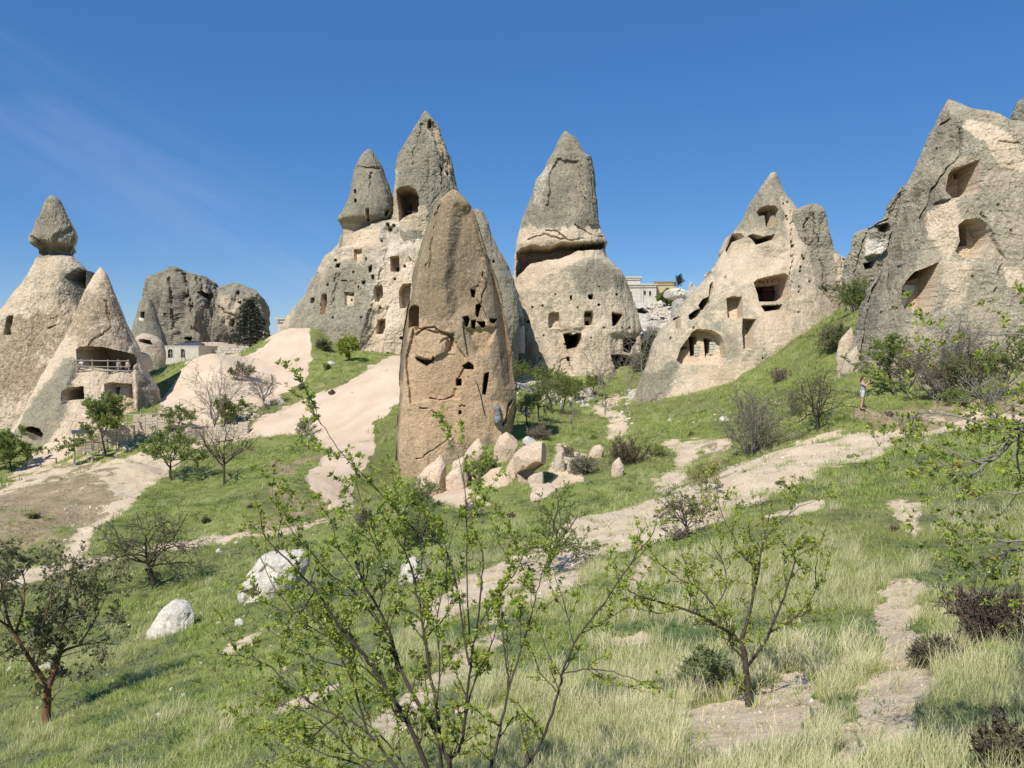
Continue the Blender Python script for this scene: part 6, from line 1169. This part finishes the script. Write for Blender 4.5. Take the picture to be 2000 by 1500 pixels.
# dry-stone retaining walls of the terrace
def ds_wall(label, pts, h, seed, mat='stone'):
    rg = random.Random(seed); q = [hit(a, b, 40.) for a, b in pts]; r = empty('dry_stone_wall', tuple(q[0])); tag(r, label, 'wall'); m = MB(); nst = []
    for a, b in zip(q[:-1], q[1:]):
        L = np.linalg.norm((b-a)[:2]); d = (b-a)/L; yaw = math.atan2(d[1], d[0]); x = 0
        while x < L:
            w = rg.uniform(.35, .8); z = -.2
            while z < h: s = rg.uniform(.22, .42); c = a-q[0]+d*(x+w/2)+np.array([0, 0, z+s/2]); m.box(c, (w*.95, .45+rg.uniform(0, .15), s*.93), yaw+rg.uniform(-.06, .06)); z += s
            x += w
    tag(m.build('stones', M[mat], r), kind='stuff')
ds_wall('dry stone wall holding up the terrace left of the fence', [(150,890),(215,872),(262,862)], 1.6, 1)
ds_wall('upper dry stone wall under the long pole rail', [(262,846),(330,850)], 1.7, 2)
ds_wall('long low dry stone wall below the rail fence', [(330,868),(400,862),(480,850)], 1.2, 3)
# pole rail, rail fence, frame
def fence(label, pts, h, posts, rails, mat, name='fence', r=.05):
    q = [hit(*p, 40.) for p in pts]; root = empty(name, tuple(q[0])); tag(root, label, 'fence'); a, b = q[0], q[-1]
    for i in range(posts):
        p = a+(b-a)*i/(posts-1); p[2] = gz(p[0], p[1])[0]; m = MB(); m.tube([p-a+[0, 0, -.3], p-a+[0, 0, h+.05]], r, 6); m.build('post', M[mat], root)
    for z in rails:
        m = MB(); m.tube([q_-a+np.array([0, -.08, z+(.05 if i % 2 else 0)]) for i, q_ in enumerate([a+(b-a)*t for t in np.linspace(0, 1, 5)])], r*.9, 6); m.build('rail', M[mat], root)
fence('long weathered pole rail on posts above the stone terrace', [(222,850),(330,846)], 2.1, 5, (2.05, 1.2), 'wood', 'pole_rail')
fence('low grey rail fence in front of the cream dome', [(330,852),(415,852)], .95, 9, (.95, .45), 'bark_grey')
fence('black wire fence along the edge of left cone base', [(-10,918),(110,905)], .5, 5, (.5,), 'cable')
q = hit(145, 905, 40.); root = empty('frame', tuple(q)); tag(root, 'open post frame with a dark lintel on the left terrace', 'frame'); hh = 58/F*q[1]; wl = 36/F*q[1]
for x in (0, wl): m = MB(); m.box((x, 0, hh/2-.2), (.14, .14, hh+.4)); m.build('post', M['wood'], root)
m = MB(); m.box((wl/2, 0, hh+.2), (wl+.3, .25, .35)); m.build('lintel', M['car'], root)
# ---- things fixed to the rocks
from mathutils.bvhtree import BVHTree
def finder(word):
    o = [o for o in S.objects if o.get('label', '').startswith(word)][0]; n = len(o.data.vertices); co = np.zeros(n*3); o.data.vertices.foreach_get('co', co); co = co.reshape(-1, 3)+np.array(o.location)
    bv = BVHTree.FromPolygons([tuple(c) for c in co], [tuple(p.vertices) for p in o.data.polygons])
    def f(px, py, off=0.):
        d = Vector(P(px, py, 1.)).normalized(); h = bv.ray_cast(Vector((0, 0, 0)), d); return np.array(h[0]-d*off) if h[0] else None
    return f
ff = finder('brown tuff monolith'); 
def cable(label, pts, r=.035, mat='cable', f=None, name='cable'):
    q = [(f or ff)(a, b, .12) for a, b in pts]; q = [x for x in q if x is not None]; m = MB(); m.tube(np.array(q)-q[0], r, 5); o = m.build(name, M[mat]); o.location = q[0]; tag(o, label, name)
cable('thin dark cable running down monolith from the upper cave windows', [(903,626),(905,650),(908,665),(912,690),(915,715),(914,735)])
cable('slanting cable across lower face of the monolith', [(917,716),(930,745),(938,770),(944,800),(948,812)])
cable('short wooden rod sticking out over the monolith windows', [(918,565),(925,560),(935,555)], .05, 'wood_dark', name='rod')
cable('cable curving from rod down to monolith cave openings', [(922,570),(932,585),(942,600),(950,618)])
q = ff(971, 822, .0); root = empty('covered_bundle', tuple(q+[0, -.25, 0])); root.scale = (.85,)*3; tag(root, 'tall bundle wrapped in grey tarpaulin and strapped to the monolith', 'bundle')
rg = np.random.default_rng(3); kk = 12; zz = np.linspace(0, 1.65, 14); v = []
for z in zz:
    t = z/1.65; rad = .33+.06*math.sin(t*9)-.10*(t > .55)*(t-.55)-.25*max(0, t-.85)
    for a in np.arange(kk)*2*math.pi/kk: rr_ = rad*(1+.10*math.sin(a*3+t*6)+rg.normal(0, .03)); v.append((rr_*math.cos(a)+.05*math.sin(t*4), rr_*.8*math.sin(a), z-.15))
f = [(i*kk+j, i*kk+(j+1) % kk, (i+1)*kk+(j+1) % kk, (i+1)*kk+j) for i in range(13) for j in range(kk)]+[tuple(13*kk+j for j in range(kk))]
m = MB(); m.add(v, f); m.build('tarpaulin', M['tarp'], root); m = MB(); m.tube([(.37*math.cos(a), .31*math.sin(a), .7+.12*math.cos(a)) for a in np.linspace(0, 6.28, 14)], .018, 4); m.build('strap', M['wood'], root)
m = MB(); m.box((-.28, -.2, .95), (.08, .05, .45)); m.build('label_strip', M['cloth_red'], root)
# balcony railing of the cave cone
fb = finder('pointed tuff cone at left'); a = fb(150, 726, .0); b = fb(252, 727, .0)
a = a+[0, -.05, 0]; b = b+[0, -.1, 0]; mid = fb(212, 727, 0.); mid = mid+[0, -.15, 0]
root = empty('balcony_railing', tuple(a)); tag(root, 'weathered pole railing across mouth of the long cave', 'railing')
def seg(z): return [x-a+[0, 0, z] for x in (a, mid, b)]
for z in (.15, .6, 1.25): m = MB(); m.tube(seg(z), .06, 6); m.build('rail', M['wood'], root)
for t in (0, .5, 1., 1.5, 2.):
    x = a+(mid-a)*t if t <= 1 else mid+(b-mid)*(t-1); m = MB(); m.tube([x-a+[0, .05, -.2], x-a+[0, .05, 1.4]], .065, 6); m.build('post', M['wood'], root)
# boards and sheet in the right hand rocks
fr = finder('broad tuff cone'); c0 = fr(1513, 572, .1)
root = empty('shutter', tuple(c0)); tag(root, 'dark maroon wooden shutter boards in the middle window of the broad cone', 'shutter'); s_ = c0[1]/F
for x0, x1, y0, y1 in ((1489,1511,556,569),(1490,1512,570,586),(1513,1535,566,579)):
    w, h = (x1-x0)*s_, (y1-y0)*s_; m = MB(); m.box((((x0+x1)/2-1513)*s_, 0, (572-(y0+y1)/2)*s_), (w*.96, .08, h*.94), 0, 0, -.04); m.build('board', M['maroon'], root)
m = MB(); m.box(((1519-1513)*s_, .12, (572-562)*s_), (14*s_, .1, 8*s_)); m.build('pale_block', M['boulder'], root) if False else m.build('pale_block', M['cloth_lgrey'], root)
def stone_fill(lb, f, cx, cy, w, h, n, seed, mat='masonry'):
    c = f(cx, cy, .15); s = c[1]/F; r = empty('infill_wall', tuple(c)); tag(r, lb, 'wall'); rg = random.Random(seed)
    nr = max(2, int(h*s/.28)); 
    for i in range(nr):
        x = -w*s/2
        while x < w*s/2-.1: ww_ = rg.uniform(.3, .5); m = MB(); m.box((x+ww_/2, rg.uniform(-.05, .05), -h*s/2+(i+.5)*h*s/nr), (ww_*.92, .25, h*s/nr*.88), rg.uniform(-.1, .1)); m.build('stone', M[mat], r); x += ww_
stone_fill('rubble stones beside the maroon boards in broad cone window', fr, 1484, 572, 7, 20, 8, 1); stone_fill('stone blocking in the left doorway of the arched recess', fr, 1361, 684, 11, 22, 8, 2); stone_fill('stone blocking in the right doorway of the arched recess', fr, 1391, 680, 11, 24, 8, 3, 'masonry_w')
stone_fill('column of stones filling a slot beside arched recess', fr, 1456, 668, 6, 24, 8, 4)
fc = finder('big grey-crusted'); c0 = fc(1773, 578, .1); s_ = c0[1]/F; root = empty('metal_sheet', tuple(c0)); tag(root, 'pale grey sheet with rusty corner closing lower niche in the cliff', 'sheet')
m = MB(); m.box((0, 0, 0), (24*s_, .06, 42*s_), 0, 0, .02); m.build('panel', M['sheet'], root); m = MB(); m.box((-10*s_, -.05, 8*s_), (6*s_, .03, 5*s_)); m.build('rust_patch', M['bark_red'], root); m = MB(); m.box((0, -.02, -23*s_), (16*s_, .25, 3*s_)); m.box((0, -.02, -27*s_), (4*s_, .2, 5*s_)); m.build('bracket', M['wood_dark'], root)
fa = finder('central chimney'); stone_fill('blocked stone panel low in left window of central chimney', fa, 1086, 636, 8, 8, 4, 6)
# signboard seen through the shrubs
q = P(1848, 748, 52); q[2] = gz(q[0], q[1])[0]; root = empty('wayside_stall', tuple(q)); tag(root, 'small red-hung stall half hidden by shrubs under the cliff', 'stall'); hz = max(.6, P(1848, 748, 52)[2]-q[2])
m = MB(); m.box((0, 0, hz*.5), (.08, .08, hz)); m.box((.9, 0, hz*.5), (.08, .08, hz)); m.build('leg', M['wood_dark'], root); m = MB(); m.box((.45, 0, hz), (1.7, .6, .06)); m.build('tabletop', M['cloth_white'], root); m = MB(); m.box((.1, .1, hz+.45), (.5, .1, .75)); m.build('hanging_cloth', M['cloth_red'], root)

# ================================================================ people
def skin_mesh(verts, edges, rad, mat, name, parent, sub=1, root_i=0):
    me = bpy.data.meshes.new(name); me.from_pydata(verts, edges, []); o = bpy.data.objects.new(name, me); link(o)
    mo = o.modifiers.new('s', 'SKIN'); sv = me.skin_vertices[0].data
    for i, r in enumerate(rad): sv[i].radius = (r, r) if not isinstance(r, tuple) else r; sv[i].use_root = (i == root_i)
    mo.use_smooth_shade = True; s_ = o.modifiers.new('u', 'SUBSURF'); s_.levels = sub; s_.render_levels = sub
    dg = bpy.context.evaluated_depsgraph_get(); nm = bpy.data.meshes.new_from_object(o.evaluated_get(dg)); bpy.data.objects.remove(o)
    nm.materials.clear(); nm.materials.append(mat); n = bpy.data.objects.new(name, nm); link(n, parent); return n
def person(label, q, H, yaw, pose='stand', top='cloth_white', legs='cloth_blue', sleeves='short', hair='hair', long_hair=False, shorts=False, lean=0., hat=None, bag=None):
    root = empty('person', tuple(q)); root.rotation_euler.z = yaw; root.scale = (H/1.7,)*3; tag(root, label, 'person')
    hip = .92; hz = hip if pose != 'sit' else .5
    V = [(0, 0, hz), (0, -.01, hz+.18), (0, -.02+lean*.4, hz+.38), (0, lean*.8, hz+.52), (0, lean, hz+.60), (0, -.02+lean, hz+.68), (0, -.03+lean, hz+.77)]
    Rr = [.13, .115, .135, .10, .052, .07, .08]; E = [(0, 1), (1, 2), (2, 3), (3, 4), (4, 5), (5, 6)]
    st = .16 if pose == 'walk' else .03
    for s in (-1, 1):
        b = len(V)
        if pose == 'sit': L = [(s*.09, 0, hz-.04), (s*.12, -.40, hz+.02), (s*.12, -.45, hz-.42), (s*.12, -.58, hz-.46)]
        else: L = [(s*.09, 0, hz-.06), (s*.10, -s*st*.6-.02, hz-.46), (s*.11, -s*st+.02, .09), (s*.12, -s*st-.12, .035)]
        V += L; Rr += [.105, .072, .048, .040]; E += [(0, b), (b, b+1), (b+1, b+2), (b+2, b+3)]
    arms = {}
    for s in (-1, 1):
        b = len(V); sh = (s*.185, lean*.8, hz+.49)
        if pose == 'photo': el = (s*.26, -.20+lean, hz+.36); wr = (s*.11, -.30+lean, hz+.60)
        elif pose == 'sit': el = (s*.24, -.08+lean, hz+.25); wr = (s*.10, -.28+lean, hz+.18)
        else: el = (s*.25, .03+lean*.7, hz+.22); wr = (s*.26, -.06-s*st*.5+lean*.6, hz-.02)
        V += [sh, el, wr]; Rr += [.066, .048, .032]; E += [(3, b), (b, b+1), (b+1, b+2)]; arms[s] = (sh, el, wr)
        d = nrm(np.array(wr)-np.array(el)); sd = nrm(np.cross(d, [0, 1, .2])); pal = np.array(wr)+d*.06
        k = len(V); V.append(tuple(pal)); Rr.append((.032, .018)); E.append((b+2, k))
    body = skin_mesh(V, E, Rr, M['skin'], 'body', root)
    for s in (-1, 1):     # hands: four fingers and a thumb, curled
        sh, el, wr = arms[s]; d = nrm(np.array(wr)-np.array(el)); sd = nrm(np.cross(d, [0, 1, .2])); pal = np.array(wr)+d*.075; cu_ = nrm(np.cross(sd, d)); V2 = [tuple(np.array(wr)+d*.03), tuple(pal)]; R2 = [.026, .028]; E2 = [(0, 1)]
        for j, fl in enumerate((.062, .072, .066, .052)):
            o_ = (j-1.5)*.019; k = len(V2); p1 = pal+d*.02+sd*o_; p2 = p1+d*fl*.55+cu_*.008; p3 = p2+d*fl*.35+cu_*.03; V2 += [tuple(p1), tuple(p2), tuple(p3)]; R2 += [.0095, .0085, .007]; E2 += [(1, k), (k, k+1), (k+1, k+2)]
        k = len(V2); p1 = pal-d*.03-sd*.032; p2 = p1+d*.03-sd*.018+cu_*.012; p3 = p2+d*.024+cu_*.012; V2 += [tuple(p1), tuple(p2), tuple(p3)]; R2 += [.012, .0105, .008]; E2 += [(0, k), (k, k+1), (k+1, k+2)]
        skin_mesh(V2, E2, R2, M['skin'], 'hand', root)
    # head with nose, mouth, ears
    hc = np.array([0, -.045+lean, hz+.775]); m = MB(); nu, nv = 16, 12; v = []
    for i in range(nv+1):
        ph = math.pi*i/nv
        for j in range(nu):
            t = 2*math.pi*j/nu; x, y, z = math.sin(ph)*math.cos(t), math.sin(ph)*math.sin(t), math.cos(ph); jaw = 1-.28*max(0, -z)
            dx, dy, dz = x*.076*jaw, y*.095*(1-.12*max(0, -z)), z*.115
            if y < -.8 and -.35 < z < .1 and abs(x) < .35: dy -= .02*(1-abs(x)/.35)
            if y < -.7 and .05 < z < .3 and .2 < abs(x) < .6: dy += .008
            v.append(hc+[dx, dy, dz])
    m.add(v, [(i*nu+j, (i+1)*nu+j, (i+1)*nu+(j+1) % nu, i*nu+(j+1) % nu) for i in range(nv) for j in range(nu)])
    head = m.build('head', M['skin'], root, True)
    for s in (-1, 1): e = MB(); e.tube([hc+[s*.07, .0, -.02], hc+[s*.088, .01, .02]], [.018, .014], 6); e.build('ear', M['skin'], head); e = MB(); e.tube([hc+[s*.03, -.078, .02], hc+[s*.03, -.088, .02]], [.011, .007], 6); e.build('eye', M['cloth_black'], head)
    e = MB(); e.box(hc+[0, -.083, -.055], (.04, .012, .010)); e.build('mouth', M['cloth_red'], head)
    m = MB(); v = []
    for i in range(8):
        ph = math.pi*.62*i/7
        for j in range(nu):
            t = 2*math.pi*j/nu; y = math.sin(t); lim = .5 if y < -.3 else 1; p_ = ph*lim if y < -.3 else ph; x, y2, z = math.sin(p_)*math.cos(t), math.sin(p_)*math.sin(t), math.cos(p_); v.append(hc+[x*.088, y2*.108+.008, z*.128+.006])
    m.add(v, [(i*nu+j, (i+1)*nu+j, (i+1)*nu+(j+1) % nu, i*nu+(j+1) % nu) for i in range(7) for j in range(nu)])
    if long_hair: m.tube([hc+[0, .08, .05], hc+[0, .12, -.06], hc+[0, .12, -.17], hc+[0, .10, -.26]], [.06, .07, .055, .02], 8)
    m.build('hair', M[hair], root, True)
    # clothes: shells over the same skeleton
    sv = [V[0], V[1], V[2], V[3]]; sr = [.185, .165, .175, .125]; se = [(0, 1), (1, 2), (2, 3)]; sv[0] = (0, 0, hz-.14)
    sl = []
    for s in (-1, 1):
        sh, el, wr = arms[s]; k = len(sv); end = tuple(np.array(sh)+(np.array(el)-np.array(sh))*(.55 if sleeves == 'short' else 1.)); sv += [sh, end]; sr += [.085, .075]; se += [(3, k), (k, k+1)]
        if sleeves == 'long': sv.append(tuple(np.array(el)+(np.array(wr)-np.array(el))*.9)); sr.append(.036); se.append((k+1, k+2))
    skin_mesh(sv, se, sr, M[top], 'shirt', root)
    sv = [(0, 0, hz+.24), (0, 0, hz-.02)]; sr = [.165, .180]; se = [(0, 1)]
    for s in (-1, 1):
        i0 = 7 if s == -1 else 11; k = len(sv); a_ = V[i0]; kn = V[i0+1]; an = V[i0+2]; sv.append(a_); sr.append(.125); se.append((1, k))
        if shorts: sv.append(tuple(np.array(a_)+(np.array(kn)-np.array(a_))*.62)); sr.append(.112); se.append((k, k+1))
        else: sv += [kn, tuple(np.array(kn)+(np.array(an)-np.array(kn))*.95)]; sr += [.088, .066]; se += [(k, k+1), (k+1, k+2)]
    skin_mesh(sv, se, sr, M[legs], 'shorts' if shorts else 'trousers', root)
    for s in (-1, 1):
        i0 = 7 if s == -1 else 11; a_ = np.array(V[i0+2]); b_ = np.array(V[i0+3]); m = MB(); m.tube([a_+[0, .05, -.05], a_+[0, 0, -.045], b_+[0, 0, 0], b_+[0, -.05, -.005]], [.042, .048, .042, .025], 8); m.build('shoe', M['cloth_black'], root, True)
    if pose == 'photo': m = MB(); m.box((0, -.36+lean, hz+.68), (.13, .05, .08)); m.tube([(0, -.38+lean, hz+.68), (0, -.43+lean, hz+.68)], .03, 8); m.build('camera_body', M['cloth_black'], root)
    if bag: m = MB(); m.box((0, .20+lean*.6, hz+.36), (.30, .16, .42)); m.build('backpack', M[bag], root)
    if hat: m = MB(); m.tube([hc+[0, 0, .05], hc+[0, 0, .06], hc+[0, 0, .14]], [.15, .1, .085], 12); m.build('hat', M[hat], root)
    return root
q = hit(1684, 800); person('woman in grey top and pale shorts holding a camera up to her face', q, 1.66, R(62), 'photo', 'cloth_grey', 'cloth_lgrey', long_hair=True, shorts=True)
def vp(a, b, Y): q = hit(a, b+7, 60.); return q
person('visitor in white shirt and dark blue trousers on valley lawn', vp(1115,792,0), 1.72, R(170), 'walk', 'cloth_white', 'cloth_blue')
person('visitor in black top and white trousers by the orchard', vp(1139,790,0), 1.75, R(200), 'stand', 'cloth_black', 'cloth_white')
person('visitor in dark clothes with a white backpack on the far lawn', vp(1161,779,0), 1.75, R(20), 'stand', 'cloth_black', 'cloth_grey', bag='cloth_white')
person('small child in white beside the orchard trees', vp(1096,793,0), 1.35, R(150), 'stand', 'cloth_white', 'cloth_lgrey')
person('visitor in dark blue sitting in the grass near monolith', vp(1026,806,0), 1.65, R(40), 'sit', 'cloth_blue', 'cloth_blue', bag='cloth_white')
for (px_, lb, tp) in ((155, 'visitor in white leaning at left end of the cave railing', 'cloth_white'), (226, 'visitor in dark top standing mid railing in the cave', 'cloth_grey'), (246, 'visitor in yellow-brown top near right end of cave railing', 'wood')):
    t = (px_-150)/102; q = a+(b-a)*t+np.array([0, .45+.4*math.sin(t*3.1), -.35]); person(lb, q, 1.65, R(10*(px_ % 3)), 'stand', tp, 'cloth_blue')
